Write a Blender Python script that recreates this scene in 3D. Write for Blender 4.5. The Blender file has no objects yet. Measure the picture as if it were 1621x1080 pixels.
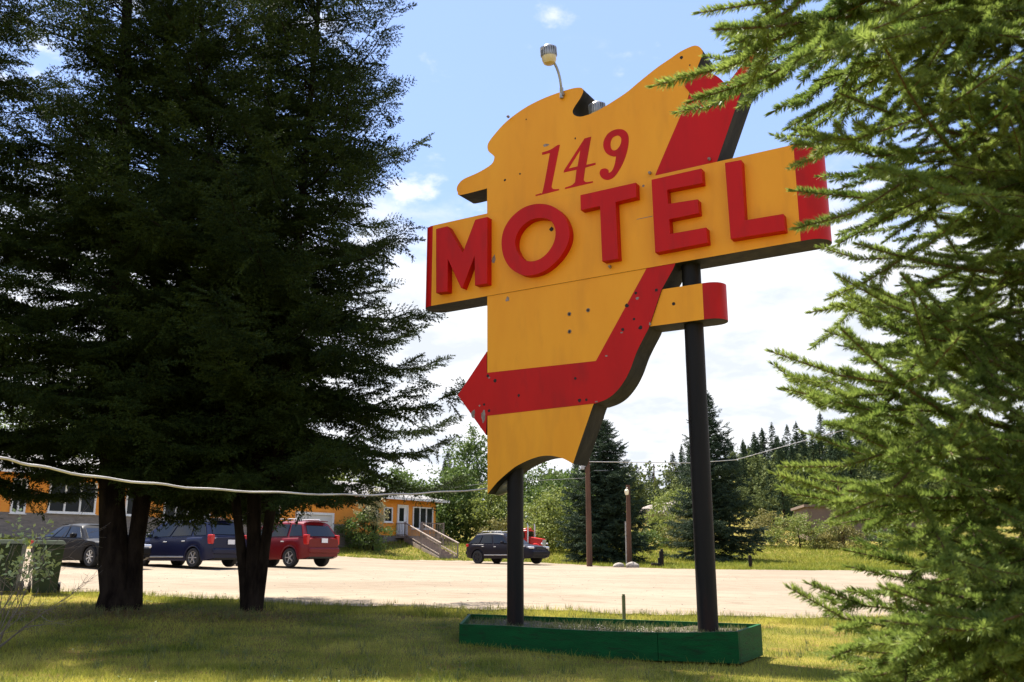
import bpy, bmesh, math, random
import numpy as np
from mathutils import Vector, Matrix
from mathutils.geometry import tessellate_polygon

scene = bpy.context.scene
R = math.radians
EYE = 1.24                      # camera height above the lawn by the planter
FPX, CXP, CYP = 1440.0, 810.5, 540.0
PITCH = math.atan(340.0 / FPX)
SUN_AZ, SUN_EL = R(-43.0), R(62.5)   # azimuth from +Y towards +X

# ---------------------------------------------------------------- camera
cam = bpy.data.cameras.new('camera')
cam.sensor_width = 36.0
cam.lens = FPX / 1621.0 * 36.0
cam.clip_start, cam.clip_end = 0.05, 6000
cam.dof.use_dof = True
cam.dof.focus_distance = 12.5
cam.dof.aperture_fstop = 6.3
cam_o = bpy.data.objects.new('camera', cam)
scene.collection.objects.link(cam_o)
cam_o.location = (0, 0, EYE)
cam_o.rotation_euler = (R(90) + PITCH, 0, 0)
scene.camera = cam_o

# ---------------------------------------------------------------- exposure / render
scene.view_settings.view_transform = 'Standard'
scene.view_settings.look = 'None'
scene.view_settings.exposure = 1.62
scene.view_settings.gamma = 1.0
scene.render.engine = 'CYCLES'
scene.cycles.use_denoising = True
scene.cycles.max_bounces = 6
scene.cycles.transparent_max_bounces = 4
scene.cycles.sample_clamp_indirect = 8.0

# ---------------------------------------------------------------- world: sky + clouds
W = bpy.data.worlds.new('World')
scene.world = W
W.use_nodes = True
nt = W.node_tree
for n in list(nt.nodes): nt.nodes.remove(n)
def wn(t, **k):
    n = nt.nodes.new(t)
    for a, b in k.items(): setattr(n, a, b)
    return n
def wmath(op, a, b=None, clamp=False):
    n = wn('ShaderNodeMath', operation=op, use_clamp=clamp)
    for i, v in enumerate((a, b)):
        if v is None: continue
        if isinstance(v, (int, float)): n.inputs[i].default_value = v
        else: nt.links.new(v, n.inputs[i])
    return n.outputs[0]
sky = wn('ShaderNodeTexSky', sky_type='NISHITA')
sky.sun_disc = False
sky.sun_elevation = SUN_EL
sky.sun_rotation = SUN_AZ % (2 * math.pi)
sky.air_density, sky.dust_density, sky.ozone_density = 1.0, 0.3, 2.0
tc = wn('ShaderNodeTexCoord')
sep = wn('ShaderNodeSeparateXYZ'); nt.links.new(tc.outputs['Generated'], sep.inputs[0])
zc = wmath('MAXIMUM', sep.outputs[2], 0.0)
den = wmath('ADD', zc, 0.22)
comb = wn('ShaderNodeCombineXYZ')
nt.links.new(wmath('DIVIDE', sep.outputs[0], den), comb.inputs[0])
nt.links.new(wmath('DIVIDE', sep.outputs[1], den), comb.inputs[1])
comb.inputs[2].default_value = 3.7
nz = wn('ShaderNodeTexNoise'); nz.inputs['Scale'].default_value = 3.1
nz.inputs['Detail'].default_value = 9; nz.inputs['Roughness'].default_value = 0.58
nt.links.new(comb.outputs[0], nz.inputs['Vector'])
nz2 = wn('ShaderNodeTexNoise'); nz2.inputs['Scale'].default_value = 9.5
nz2.inputs['Detail'].default_value = 7; nz2.inputs['Roughness'].default_value = 0.62
nt.links.new(comb.outputs[0], nz2.inputs['Vector'])
# cover grows towards the horizon
cov = wn('ShaderNodeMapRange'); cov.inputs['From Min'].default_value = 0.43; cov.inputs['From Max'].default_value = 0.22
cov.inputs['To Min'].default_value = 0.0; cov.inputs['To Max'].default_value = 0.50
nt.links.new(zc, cov.inputs['Value'])
mixn = wmath('ADD', wmath('MULTIPLY', nz.outputs['Fac'], 0.72), wmath('MULTIPLY', nz2.outputs['Fac'], 0.28))
val = wmath('ADD', mixn, cov.outputs[0])
msk = wn('ShaderNodeMapRange', interpolation_type='SMOOTHSTEP')
msk.inputs['From Min'].default_value = 0.575; msk.inputs['From Max'].default_value = 0.86
nt.links.new(val, msk.inputs['Value'])
puff = wn('ShaderNodeMapRange', interpolation_type='SMOOTHSTEP')
puff.inputs['From Min'].default_value = 0.565; puff.inputs['From Max'].default_value = 0.70; puff.inputs['To Max'].default_value = 0.9
nz3 = wn('ShaderNodeTexNoise'); nz3.inputs['Scale'].default_value = 5.6
nz3.inputs['Detail'].default_value = 9; nz3.inputs['Roughness'].default_value = 0.55
nt.links.new(comb.outputs[0], nz3.inputs['Vector'])
nt.links.new(nz3.outputs['Fac'], puff.inputs['Value'])
cmask = wmath('MAXIMUM', msk.outputs[0], puff.outputs[0])
mix = wn('ShaderNodeMix', data_type='RGBA')
nt.links.new(cmask, mix.inputs['Factor'])
pale = wn('ShaderNodeMix', data_type='RGBA'); pale.inputs['Factor'].default_value = 0.65
nt.links.new(sky.outputs[0], pale.inputs['A'])
pale.inputs['B'].default_value = (2.15, 3.0, 5.6, 1)
nt.links.new(pale.outputs['Result'], mix.inputs['A'])
shade = wn('ShaderNodeMapRange'); shade.inputs['From Min'].default_value = 0.38; shade.inputs['From Max'].default_value = 0.62
nt.links.new(nz3.outputs['Fac'], shade.inputs['Value'])
ccol = wn('ShaderNodeMix', data_type='RGBA'); ccol.inputs['A'].default_value = (3.7, 3.95, 4.4, 1); ccol.inputs['B'].default_value = (5.1, 5.15, 5.3, 1)
nt.links.new(shade.outputs[0], ccol.inputs['Factor'])
nt.links.new(ccol.outputs['Result'], mix.inputs['B'])
bg = wn('ShaderNodeBackground'); bg.inputs['Strength'].default_value = 0.078
nt.links.new(mix.outputs['Result'], bg.inputs['Color'])
wo = wn('ShaderNodeOutputWorld'); nt.links.new(bg.outputs[0], wo.inputs['Surface'])

# ---------------------------------------------------------------- sun
sl = bpy.data.lights.new('sun', 'SUN')
sl.energy = 5.0; sl.angle = R(0.53); sl.color = (1.0, 0.93, 0.82)
so = bpy.data.objects.new('sun', sl); scene.collection.objects.link(so)
sun_dir = Vector((math.sin(SUN_AZ) * math.cos(SUN_EL), math.cos(SUN_AZ) * math.cos(SUN_EL), math.sin(SUN_EL)))
so.rotation_euler = sun_dir.to_track_quat('Z', 'Y').to_euler()
so.location = (-20, 20, 40)

# ---------------------------------------------------------------- geometry of the view -> places
CP, SP = math.cos(PITCH), math.sin(PITCH)
def ray(px, py):
    dx, dy = (px - CXP) / FPX, -(py - CYP) / FPX
    return np.array([dx, CP - dy * SP, SP + dy * CP])
def at(px, py, Y):
    d = ray(px, py); t = Y / d[1]
    return np.array([d[0] * t, Y, EYE + d[2] * t])
def xat(px, Y, py=880): return at(px, py, Y)[0]

# terrain: a thin plate through surveyed points
_c = [(0, 0, 0), (6, 3, 0), (-8, 6, .1), (0, 9, 0), (5, 9, 0), (10, 9, 0.05), (2.7, 11, 0), (3.2, 11.9, 0), (-.75, 12.8, .05), (-4, 11, .08),
      (-6.7, 16, .35), (-4.5, 16, .33), (-14, 14, .4), (-60, 60, 3), (-60, 120, 5), (0, 140, 6), (60, 140, 6), (60, 60, 1), (45, 20, 0), (-40, 20, 1), (-30, 0, .3), (30, 0, 0), (-40, 48, 2.3)]
for px, py, Y in [(108, 938, 20), (225, 943, 19), (419, 956, 17.5), (561, 962, 17), (803, 965, 17), (976, 973, 17), (1213, 979, 17), (1500, 980, 17.5),
                  (140, 898, 32), (300, 900, 33.5), (450, 898, 35.6), (800, 893, 54), (1050, 901, 48), (1300, 904, 46), (1600, 903, 46),
                  (1000, 868, 80), (1280, 868, 80), (1500, 866, 80), (870, 872, 72), (740, 864, 72), (20, 851, 46), (40, 864, 41),
                  (640, 857, 67.5), (590, 885, 57), (540, 882, 57), (500, 872, 61), (700, 888, 59), (250, 882, 46), (380, 880, 50)]:
    p = at(px, py, Y); _c.append((p[0], p[1], p[2]))
_C = np.array(_c, float)
def _phi(r2): return np.where(r2 > 1e-9, r2 * np.log(r2 + 1e-12), 0) * 0.5
_n = len(_C)
_K = _phi(((_C[:, None, :2] - _C[None, :, :2]) ** 2).sum(-1)) + np.eye(_n) * 6.0
_P = np.c_[np.ones(_n), _C[:, :2]]
_A = np.block([[_K, _P], [_P.T, np.zeros((3, 3))]])
_w = np.linalg.solve(_A, np.r_[_C[:, 2], 0, 0, 0])
def sstep(a, b, x):
    t = np.clip((x - a) / (b - a), 0, 1); return t * t * (3 - 2 * t)
def ground(x, y):
    x = np.asarray(x, float); y = np.asarray(y, float)
    sh = np.broadcast(x, y).shape
    xc = np.clip(np.broadcast_to(x, sh).ravel(), -70, 70); yc = np.clip(np.broadcast_to(y, sh).ravel(), -4, 145)
    z = np.zeros(len(xc))
    for s in range(0, len(xc), 20000):
        q = np.c_[xc[s:s + 20000], yc[s:s + 20000]]
        r2 = ((q[:, None, :] - _C[None, :, :2]) ** 2).sum(-1)
        z[s:s + 20000] = _phi(r2) @ _w[:_n] + np.c_[np.ones(len(q)), q] @ _w[_n:]
    xf = np.broadcast_to(x, sh).ravel(); yf = np.broadcast_to(y, sh).ravel()
    z = z + 13.0 * sstep(100, 210, yf) * sstep(12, 75, xf) + 3.5 * sstep(110, 260, yf)
    return z.reshape(sh)
def gz(x, y): return float(ground(x, y))

# ---------------------------------------------------------------- object helpers
COL = scene.collection
def tag(o, label=None, cat=None, group=None, kind=None):
    if label: o['label'] = label
    if cat: o['category'] = cat
    if group: o['group'] = group
    if kind: o['kind'] = kind
    return o
def thing(name, label, cat, loc=(0, 0, 0), rz=0.0, group=None, scale=None):
    o = bpy.data.objects.new(name, None); COL.objects.link(o)
    o.empty_display_size = 0.2
    o.location = loc; o.rotation_euler = (0, 0, rz)
    if scale: o.scale = (scale,) * 3
    return tag(o, label, cat, group)
def link_mesh(name, me, parent=None):
    o = bpy.data.objects.new(name, me); COL.objects.link(o)
    if parent is not None: o.parent = parent
    return o
def copy_tree(o, parent=None):
    c = o.copy(); COL.objects.link(c); c.parent = parent
    if parent is not None: c.matrix_parent_inverse = o.matrix_parent_inverse.copy()
    for ch in list(o.children): copy_tree(ch, c)
    return c
def np_mesh(name, parts, mats, parent=None, smooth=False):
    """parts: list of (V[n,3], F[m,k], material index)"""
    V = np.concatenate([p[0] for p in parts]).astype(np.float32)
    off = 0; loops = []; starts = []; mi = []; ls = 0
    for v, f, m in parts:
        k = f.shape[1]
        loops.append((f + off).ravel()); off += len(v)
        starts.append(ls + np.arange(len(f)) * k); ls += f.size
        mi.append(np.full(len(f), m))
    loops = np.concatenate(loops).astype(np.int32); starts = np.concatenate(starts).astype(np.int32)
    me = bpy.data.meshes.new(name)
    me.vertices.add(len(V)); me.vertices.foreach_set('co', V.ravel())
    me.loops.add(len(loops)); me.loops.foreach_set('vertex_index', loops)
    me.polygons.add(len(starts)); me.polygons.foreach_set('loop_start', starts)
    for m in mats: me.materials.append(m)
    me.polygons.foreach_set('material_index', np.concatenate(mi).astype(np.int32))
    if smooth: me.polygons.foreach_set('use_smooth', np.ones(len(starts), bool))
    me.update(calc_edges=True)
    return link_mesh(name, me, parent)

class MB:
    """collects shapes; build() links them as ONE mesh object"""
    def __init__(s): s.v = []; s.f = []; s.m = []
    def add(s, vs, fs, m=0, M=None):
        o = len(s.v)
        for p in vs:
            p = Vector(p)
            if M is not None: p = M @ p
            s.v.append(tuple(p))
        for f in fs: s.f.append([i + o for i in f]); s.m.append(m)
    def box(s, c, d, m=0, M=None):
        x, y, z = (k / 2 for k in d)
        vs = [(c[0] + i * x, c[1] + j * y, c[2] + k * z) for i in (-1, 1) for j in (-1, 1) for k in (-1, 1)]
        s.add(vs, [(0, 1, 3, 2), (4, 6, 7, 5), (0, 4, 5, 1), (2, 3, 7, 6), (0, 2, 6, 4), (1, 5, 7, 3)], m, M)
    def bar(s, p, q, w, h, m=0, up=(0, 0, 1)):
        p, q = Vector(p), Vector(q); d = (q - p); L = d.length; d.normalize()
        up = Vector(up); y = up.cross(d)
        if y.length < 1e-4: y = Vector((1, 0, 0)).cross(d)
        y.normalize(); z = d.cross(y)
        M = Matrix((d, y, z)).transposed().to_4x4(); M.translation = (p + q) / 2
        s.box((0, 0, 0), (L, w, h), m, M)
    def tube(s, pts, rad, n=8, m=0, cap=True):
        pts = [Vector(p) for p in pts]
        if isinstance(rad, (int, float)): rad = [rad] * len(pts)
        vs = []; fs = []; prev = None
        for i, p in enumerate(pts):
            d = (pts[min(i + 1, len(pts) - 1)] - pts[max(i - 1, 0)]).normalized()
            if prev is None:
                a = Vector((0, 0, 1)) if abs(d.z) < .9 else Vector((1, 0, 0))
                x = a.cross(d).normalized()
            else:
                x = (prev - d * prev.dot(d)).normalized()
            prev = x; y = d.cross(x)
            for k in range(n):
                t = 2 * math.pi * k / n
                vs.append(p + (x * math.cos(t) + y * math.sin(t)) * rad[i])
        for i in range(len(pts) - 1):
            for k in range(n):
                k2 = (k + 1) % n
                fs.append((i * n + k, i * n + k2, (i + 1) * n + k2, (i + 1) * n + k))
        if cap:
            fs.append(tuple(range(n))[::-1]); b = (len(pts) - 1) * n
            fs.append(tuple(b + k for k in range(n)))
        s.add(vs, fs, m)
    def lathe(s, prof, n=20, m=0, M=None):
        """prof: (r,z) from bottom up around z"""
        vs = []; fs = []
        for r, z in prof:
            for k in range(n):
                t = 2 * math.pi * k / n; vs.append((r * math.cos(t), r * math.sin(t), z))
        for i in range(len(prof) - 1):
            for k in range(n):
                k2 = (k + 1) % n
                fs.append((i * n + k, i * n + k2, (i + 1) * n + k2, (i + 1) * n + k))
        fs.append(tuple(range(n))[::-1]); b = (len(prof) - 1) * n
        fs.append(tuple(b + k for k in range(n)))
        s.add(vs, fs, m, M)
    def extrude(s, loops, y0, y1, mf=0, ms=0, mb=None):
        """outline loops in (x,z), front face at y0, back at y1 (y0<y1)"""
        mb = mf if mb is None else mb
        loops = [list(l) for l in loops]
        def area(l): return sum(l[i][0] * l[(i + 1) % len(l)][1] - l[(i + 1) % len(l)][0] * l[i][1] for i in range(len(l)))
        if area(loops[0]) < 0: loops[0].reverse()
        for l in loops[1:]:
            if area(l) > 0: l.reverse()
        tris = tessellate_polygon([[Vector((x, z, 0)) for x, z in l] for l in loops])
        flat = [p for l in loops for p in l]; N = len(flat)
        vs = [(x, y0, z) for x, z in flat] + [(x, y1, z) for x, z in flat]
        o = len(s.v)
        ff = []
        for t in tris:
            a, b, c = (flat[i] for i in t)
            cr = (b[0] - a[0]) * (c[1] - a[1]) - (b[1] - a[1]) * (c[0] - a[0])
            if abs(cr) < 1e-12: continue
            ff.append(tuple(t) if cr > 0 else (t[0], t[2], t[1]))
        s.add(vs, [], 0)
        for t in ff:
            s.f.append([o + i for i in t]); s.m.append(mf)
            s.f.append([o + N + i for i in t[::-1]]); s.m.append(mb)
        b = 0
        for l in loops:
            n = len(l)
            for i in range(n):
                j = (i + 1) % n
                s.f.append([o + b + j, o + b + i, o + N + b + i, o + N + b + j]); s.m.append(ms)
            b += n
    def build(s, name, mats, parent=None, smooth=False, bevel=0, seg=2, angle=35, sub=0):
        me = bpy.data.meshes.new(name)
        me.from_pydata(s.v, [], s.f)
        if not isinstance(mats, (list, tuple)): mats = [mats]
        for m in mats: me.materials.append(m)
        me.polygons.foreach_set('material_index', s.m)
        if smooth:
            me.polygons.foreach_set('use_smooth', [True] * len(s.f))
        me.update()
        o = link_mesh(name, me, parent)
        if bevel:
            b = o.modifiers.new('bevel', 'BEVEL'); b.width = bevel; b.segments = seg; b.limit_method = 'ANGLE'; b.angle_limit = R(angle)
        if sub:
            b = o.modifiers.new('sub', 'SUBSURF'); b.levels = sub; b.render_levels = sub
        if smooth:
            try: me.set_sharp_from_angle(angle=R(angle))
            except Exception: pass
        return o

# ---------------------------------------------------------------- materials
def mat(name, c, rough=.6, c2=None, scale=4.0, detail=4, metal=0.0, bump=0.0, bscale=40.0, spec=.5, coat=0.0, stretch=None, lo=.35, hi=.65, island=0.0, transl=0.0, c3=None, s3=30., amt3=.35):
    m = bpy.data.materials.new(name); m.use_nodes = True
    t = m.node_tree; N = t.nodes; L = t.links
    b = N['Principled BSDF']
    b.inputs['Roughness'].default_value = rough
    b.inputs['Metallic'].default_value = metal
    b.inputs['Specular IOR Level'].default_value = spec
    b.inputs['Coat Weight'].default_value = coat
    b.inputs['Coat Roughness'].default_value = 0.08
    col = None
    tcn = N.new('ShaderNodeTexCoord'); vec = tcn.outputs['Object']
    if stretch:
        mp = N.new('ShaderNodeMapping'); mp.inputs['Scale'].default_value = stretch
        L.new(vec, mp.inputs['Vector']); vec = mp.outputs[0]
    if c2 is not None:
        nz = N.new('ShaderNodeTexNoise'); nz.inputs['Scale'].default_value = scale; nz.inputs['Detail'].default_value = detail
        nz.inputs['Roughness'].default_value = .6
        L.new(vec, nz.inputs['Vector'])
        mr = N.new('ShaderNodeMapRange'); mr.inputs['From Min'].default_value = lo; mr.inputs['From Max'].default_value = hi
        L.new(nz.outputs['Fac'], mr.inputs['Value'])
        fac = mr.outputs[0]
        if island:
            g = N.new('ShaderNodeNewGeometry')
            mx = N.new('ShaderNodeMix'); mx.inputs['Factor'].default_value = island
            L.new(fac, mx.inputs['A']); L.new(g.outputs['Random Per Island'], mx.inputs['B']); fac = mx.outputs['Result']
        mc = N.new('ShaderNodeMix'); mc.data_type = 'RGBA'
        mc.inputs['A'].default_value = (*c, 1); mc.inputs['B'].default_value = (*c2, 1)
        L.new(fac, mc.inputs['Factor']); col = mc.outputs['Result']
        if c3 is not None:
            n3 = N.new('ShaderNodeTexNoise'); n3.inputs['Scale'].default_value = s3; n3.inputs['Detail'].default_value = 5
            L.new(vec, n3.inputs['Vector'])
            r3 = N.new('ShaderNodeMapRange'); r3.inputs['From Min'].default_value = 0.52; r3.inputs['From Max'].default_value = .68
            r3.inputs['To Max'].default_value = amt3
            L.new(n3.outputs['Fac'], r3.inputs['Value'])
            m3 = N.new('ShaderNodeMix'); m3.data_type = 'RGBA'; m3.inputs['B'].default_value = (*c3, 1)
            L.new(r3.outputs[0], m3.inputs['Factor']); L.new(col, m3.inputs['A']); col = m3.outputs['Result']
        L.new(col, b.inputs['Base Color'])
    else:
        b.inputs['Base Color'].default_value = (*c, 1)
    if bump:
        nb = N.new('ShaderNodeTexNoise'); nb.inputs['Scale'].default_value = bscale; nb.inputs['Detail'].default_value = 5
        L.new(vec, nb.inputs['Vector'])
        bp = N.new('ShaderNodeBump'); bp.inputs['Strength'].default_value = bump; bp.inputs['Distance'].default_value = .02
        L.new(nb.outputs['Fac'], bp.inputs['Height']); L.new(bp.outputs[0], b.inputs['Normal'])
    if transl:
        tr = N.new('ShaderNodeBsdfTranslucent')
        if col is not None: L.new(col, tr.inputs['Color'])
        else: tr.inputs['Color'].default_value = (*c, 1)
        ms = N.new('ShaderNodeMixShader'); ms.inputs[0].default_value = transl
        L.new(b.outputs[0], ms.inputs[1]); L.new(tr.outputs[0], ms.inputs[2])
        L.new(ms.outputs[0], N['Material Output'].inputs['Surface'])
    return m
M_ = {}
M_['lawn'] = mat('lawn', (.075, .085, .014), .9, (.22, .17, .04), scale=.8, detail=9, bump=.6, bscale=60, spec=.05, c3=(.15, .08, .035), s3=1.7, amt3=.8)
M_['blade'] = mat('grass_blade', (.095, .14, .012), .7, (.52, .475, .095), scale=.8, detail=8, spec=.1, island=.35, transl=.4)
M_['gravel'] = mat('pale_gravel', (.20, .16, .115), .95, (.265, .217, .16), scale=.35, detail=8, bump=.6, bscale=38, spec=.1, c3=(.13, .10, .07), s3=4.5, amt3=.55, stretch=(.35, 1, 1))
M_['yellow'] = mat('yellow_paint', (.90, .375, .020), .45, (.84, .325, .015), scale=.9, detail=8, bump=.10, bscale=2.2, spec=.2, c3=(.55, .20, .02), s3=2.6, amt3=.20, stretch=(1.6, 1, .42))
M_['red'] = mat('red_paint', (.56, .007, .004), .45, (.47, .006, .004), scale=1.2, detail=8, bump=.06, bscale=5, spec=.18, c3=(.30, .010, .007), s3=2.6, amt3=.45, stretch=(1.6, 1, .5))
M_['signside'] = mat('weathered_black_metal', (.010, .010, .009), .75, (.035, .030, .025), scale=5, detail=8, bump=.2, bscale=30, spec=.2, stretch=(1, 1, .4))
M_['post'] = mat('black_post_paint', (.005, .0046, .0043), .6, (.010, .008, .007), scale=6, detail=6, bump=.15, bscale=30, spec=.2, stretch=(1, 1, .15), c3=(.035, .013, .006), s3=4, amt3=.55)
M_['green'] = mat('green_board_paint', (.004, .080, .018), .65, (.003, .056, .013), scale=2, detail=6, bump=.4, bscale=25, spec=.12, stretch=(1, 1, 6), c3=(.012, .026, .010), s3=5, amt3=.65)
M_['soil'] = mat('stony_soil', (.055, .045, .03), .95, (.16, .135, .10), scale=14, detail=8, bump=1, bscale=40, spec=.1)
M_['galv'] = mat('galvanised_steel', (.42, .42, .41), .45, (.28, .27, .26), scale=8, metal=.7)
M_['lens'] = mat('yellowed_lens', (.74, .62, .38), .35, (.60, .47, .25), scale=6)
M_['hole'] = mat('dark_hole', (.012, .010, .009), .8)
M_['bare'] = mat('bare_metal_patch', (.30, .24, .20), .6, (.18, .12, .09), scale=20)
M_['bark'] = mat('spruce_bark', (.007, .005, .004), .95, (.026, .019, .014), scale=7, detail=8, bump=.9, bscale=24, spec=.05, stretch=(1, 1, .35))
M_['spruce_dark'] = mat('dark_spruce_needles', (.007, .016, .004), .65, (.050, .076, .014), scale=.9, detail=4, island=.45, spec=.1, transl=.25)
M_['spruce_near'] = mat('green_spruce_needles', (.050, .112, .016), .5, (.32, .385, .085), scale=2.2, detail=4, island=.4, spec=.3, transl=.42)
M_['twig'] = mat('twig_bark', (.13, .075, .035), .8, (.08, .05, .025), scale=20)
M_['spruce_mid'] = mat('blue_green_spruce', (.020, .040, .024), .7, (.050, .078, .038), scale=.6, island=.4, spec=.2, transl=.15)
M_['leaf_mid'] = mat('mid_green_leaves', (.055, .10, .020), .6, (.12, .165, .036), scale=.7, island=.5, spec=.25, transl=.35)
M_['leaf_pale'] = mat('pale_green_leaves', (.12, .165, .030), .6, (.22, .24, .055), scale=.7, island=.5, spec=.25, transl=.35)
M_['leaf_olive'] = mat('olive_leaves', (.12, .125, .03), .6, (.22, .19, .06), scale=.8, island=.5, spec=.2, transl=.3)
M_['leaf_white'] = mat('pale_blossom', (.42, .36, .22), .6, (.24, .25, .10), scale=2, island=.6, spec=.2, transl=.25)
M_['conifer_far'] = mat('far_conifer', (.030, .056, .028), .8, (.066, .092, .040), scale=.15, island=.35, spec=.1)
M_['leaf_far'] = mat('far_broadleaf', (.075, .105, .032), .8, (.135, .150, .050), scale=.15, island=.4, spec=.1, transl=.2)
M_['orange'] = mat('orange_siding', (.80, .30, .016), .6, (.70, .245, .013), scale=1.5)
M_['stone'] = mat('grey_stone_base', (.24, .20, .165), .9, (.15, .13, .11), scale=3, detail=6, bump=.5, bscale=10, stretch=(1, 1, 4))
M_['white'] = mat('white_trim', (.78, .77, .74), .5, (.68, .66, .62), scale=3)
M_['offwhite'] = mat('garage_white', (.62, .60, .55), .55, (.56, .54, .49), scale=2)
M_['glass'] = mat('dark_glass', (.010, .013, .014), .1, spec=.15)
M_['roof'] = mat('shingle', (.21, .20, .19), .85, (.15, .145, .14), scale=9, bump=.3)
M_['greywood'] = mat('weathered_wood', (.30, .235, .19), .85, (.20, .155, .125), scale=6, bump=.4, bscale=20, stretch=(1, 1, .3))
M_['pole'] = mat('pole_wood', (.13, .070, .045), .9, (.07, .04, .028), scale=5, bump=.5, bscale=20, spec=.1, stretch=(1, 1, .12))
M_['black'] = mat('black_plastic', (.012, .012, .013), .5)
M_['tyre'] = mat('tyre_rubber', (.018, .018, .018), .85)
M_['rim'] = mat('alloy_rim', (.55, .54, .52), .35, metal=.6)
M_['carglass'] = mat('car_glass', (.006, .007, .008), .06, spec=.45)
M_['lampred'] = mat('tail_lamp_red', (.45, .012, .008), .25, spec=.5)
M_['lampclear'] = mat('clear_lamp', (.70, .70, .72), .12, metal=.3, coat=.6)
M_['plate'] = mat('plate_white', (.72, .72, .72), .5)
def paint(n, c): return mat(n, c, .32, tuple(k * .85 for k in c), scale=1.0, spec=.22, coat=.12)
M_['p_black'] = mat('black_car_paint', (.006, .006, .007), .4, (.005, .005, .006), scale=1, spec=.12)
M_['p_navy'] = paint('navy_car_paint', (.007, .010, .038))
M_['p_maroon'] = paint('dark_red_car_paint', (.15, .005, .007))
M_['p_dusk'] = mat('dark_violet_grey_paint', (.012, .009, .014), .4, (.009, .008, .011), scale=1, spec=.18)
M_['p_truck'] = paint('truck_red', (.52, .02, .015))
M_['bin'] = mat('bin_dark_green', (.012, .035, .014), .55, (.018, .045, .02), scale=4)
M_['binlid'] = mat('bin_lid_olive', (.016, .026, .013), .85, (.024, .032, .02), scale=5, spec=.1)
M_['rock'] = mat('rock_face', (.30, .25, .215), .9, (.17, .145, .12), scale=.5, detail=8, bump=.8, bscale=3)
M_['pebble'] = mat('pale_rock', (.34, .30, .25), .9, (.20, .175, .145), scale=6, bump=.5)
M_['brown'] = mat('brown_siding', (.17, .115, .085), .8, (.14, .095, .07), scale=1)
M_['cable'] = mat('white_cable', (.66, .63, .58), .5, (.48, .44, .40), scale=3)
M_['wire'] = mat('dark_wire', (.10, .10, .10), .6)
M_['path'] = mat('concrete_path', (.52, .46, .38), .9, (.44, .38, .31), scale=2)
# ================================================================ ground
def axis(segs):
    out = []
    for a, b, st in segs: out += list(np.arange(a, b, st))
    return np.array(out + [segs[-1][1]])
xs = axis([(-3000, -400, 400), (-400, -80, 20), (-80, -30, 2.5), (-30, 30, .6), (30, 80, 2.5), (80, 400, 20), (400, 3000, 400)])
ys = axis([(-600, -20, 60), (-20, 0, 4), (0, 75, .6), (75, 150, 2.5), (150, 400, 10), (400, 4000, 300)])
XX, YY = np.meshgrid(xs, ys); ZZ = ground(XX, YY)
def grid_faces(nx, ny):
    i = np.arange(ny - 1)[:, None] * nx + np.arange(nx - 1)[None]
    return np.stack([i, i + 1, i + nx + 1, i + nx], -1).reshape(-1, 4)
g = np_mesh('ground', [(np.stack([XX, YY, ZZ], -1).reshape(-1, 3), grid_faces(len(xs), len(ys)), 0)], [M_['lawn']], smooth=True)
tag(g, kind='structure')

# gravel lot: between a near and a far edge
near = [(-60, 24), (-30, 22.5)] + [(xat(px, Y, py), Y) for px, py, Y in
       [(0, 934, 21), (108, 938, 20), (225, 943, 19), (419, 956, 17.5), (561, 962, 17), (803, 965, 17), (976, 973, 17), (1213, 979, 17), (1500, 980, 17.5)]] + [(25, 18), (60, 18)]
far = [(-60, 44), (-30, 40)] + [(xat(px, Y), Y) for px, Y in
      [(40, 39), (150, 41), (300, 46), (420, 51), (470, 57), (530, 57.5), (620, 57), (720, 59), (860, 57), (960, 51), (1050, 48), (1300, 46), (1600, 46)]] + [(60, 46)]
def resample(pl, n):
    p = np.array(pl, float); xx = np.linspace(-60, 60, n); return np.c_[xx, np.interp(xx, p[:, 0], p[:, 1])]
rngE = np.random.default_rng(5)
def wob(x): return .14 * np.sin(x * 2.1) + .10 * np.sin(x * 5.7 + 1) + .07 * np.sin(x * 11 + 2)
na = resample(near, 500); fa = resample(far, 500)
na[:, 1] += wob(na[:, 0]); fa[:, 1] += 1.5 * wob(fa[:, 0] + 9)
tt = np.linspace(0, 1, 50)[:, None, None]
LP = na[None] * (1 - tt) + fa[None] * tt
LZ = ground(LP[..., 0], LP[..., 1]) + .025
lot = np_mesh('gravel_lot', [(np.concatenate([LP, LZ[..., None]], -1).reshape(-1, 3), grid_faces(500, 50), 0)], [M_['gravel']], smooth=True)
tag(lot, kind='structure')
def in_lot(x, y):
    return (y > np.interp(x, na[:, 0], na[:, 1])) & (y < np.interp(x, fa[:, 0], fa[:, 1]))

# ================================================================ the sign
SA = R(31.4)
Su = np.array([math.cos(SA), -math.sin(SA), 0]); Sn = np.array([math.sin(SA), math.cos(SA), 0])
PR = at(1121, 995, 11.8); ZB = 0.0
def pl(px, py, off):
    d = ray(px, py); C = np.array([0, 0, EYE])
    t = ((PR - C) @ Sn + off) / (d @ Sn); P = C + d * t
    return ((P - PR) @ Su, P[2] - ZB)
def crop(pts, ox, oy, sc): return [(ox + x / sc, oy + y / sc) for x, y in pts]
def plane(pts, off): return [pl(x, y, off) for x, y in pts]
def smooth_loop(pts, corners, n=5):
    """Catmull-Rom through pts (closed), kept sharp at the indices in corners"""
    P = [np.array(p, float) for p in pts]; N = len(P); out = []
    for i in range(N):
        p1, p2 = P[i], P[(i + 1) % N]
        p0 = P[i - 1] if i not in corners else p1
        p3 = P[(i + 2) % N] if (i + 1) % N not in corners else p2
        if i in corners and (i + 1) % N in corners: out.append(tuple(p1)); continue
        for k in range(n):
            t = k / n
            q = .5 * ((2 * p1) + (p2 - p0) * t + (2 * p0 - 5 * p1 + 4 * p2 - p3) * t * t + (3 * p1 - p0 - 3 * p2 + p3) * t ** 3)
            out.append(tuple(q))
    return out
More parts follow.
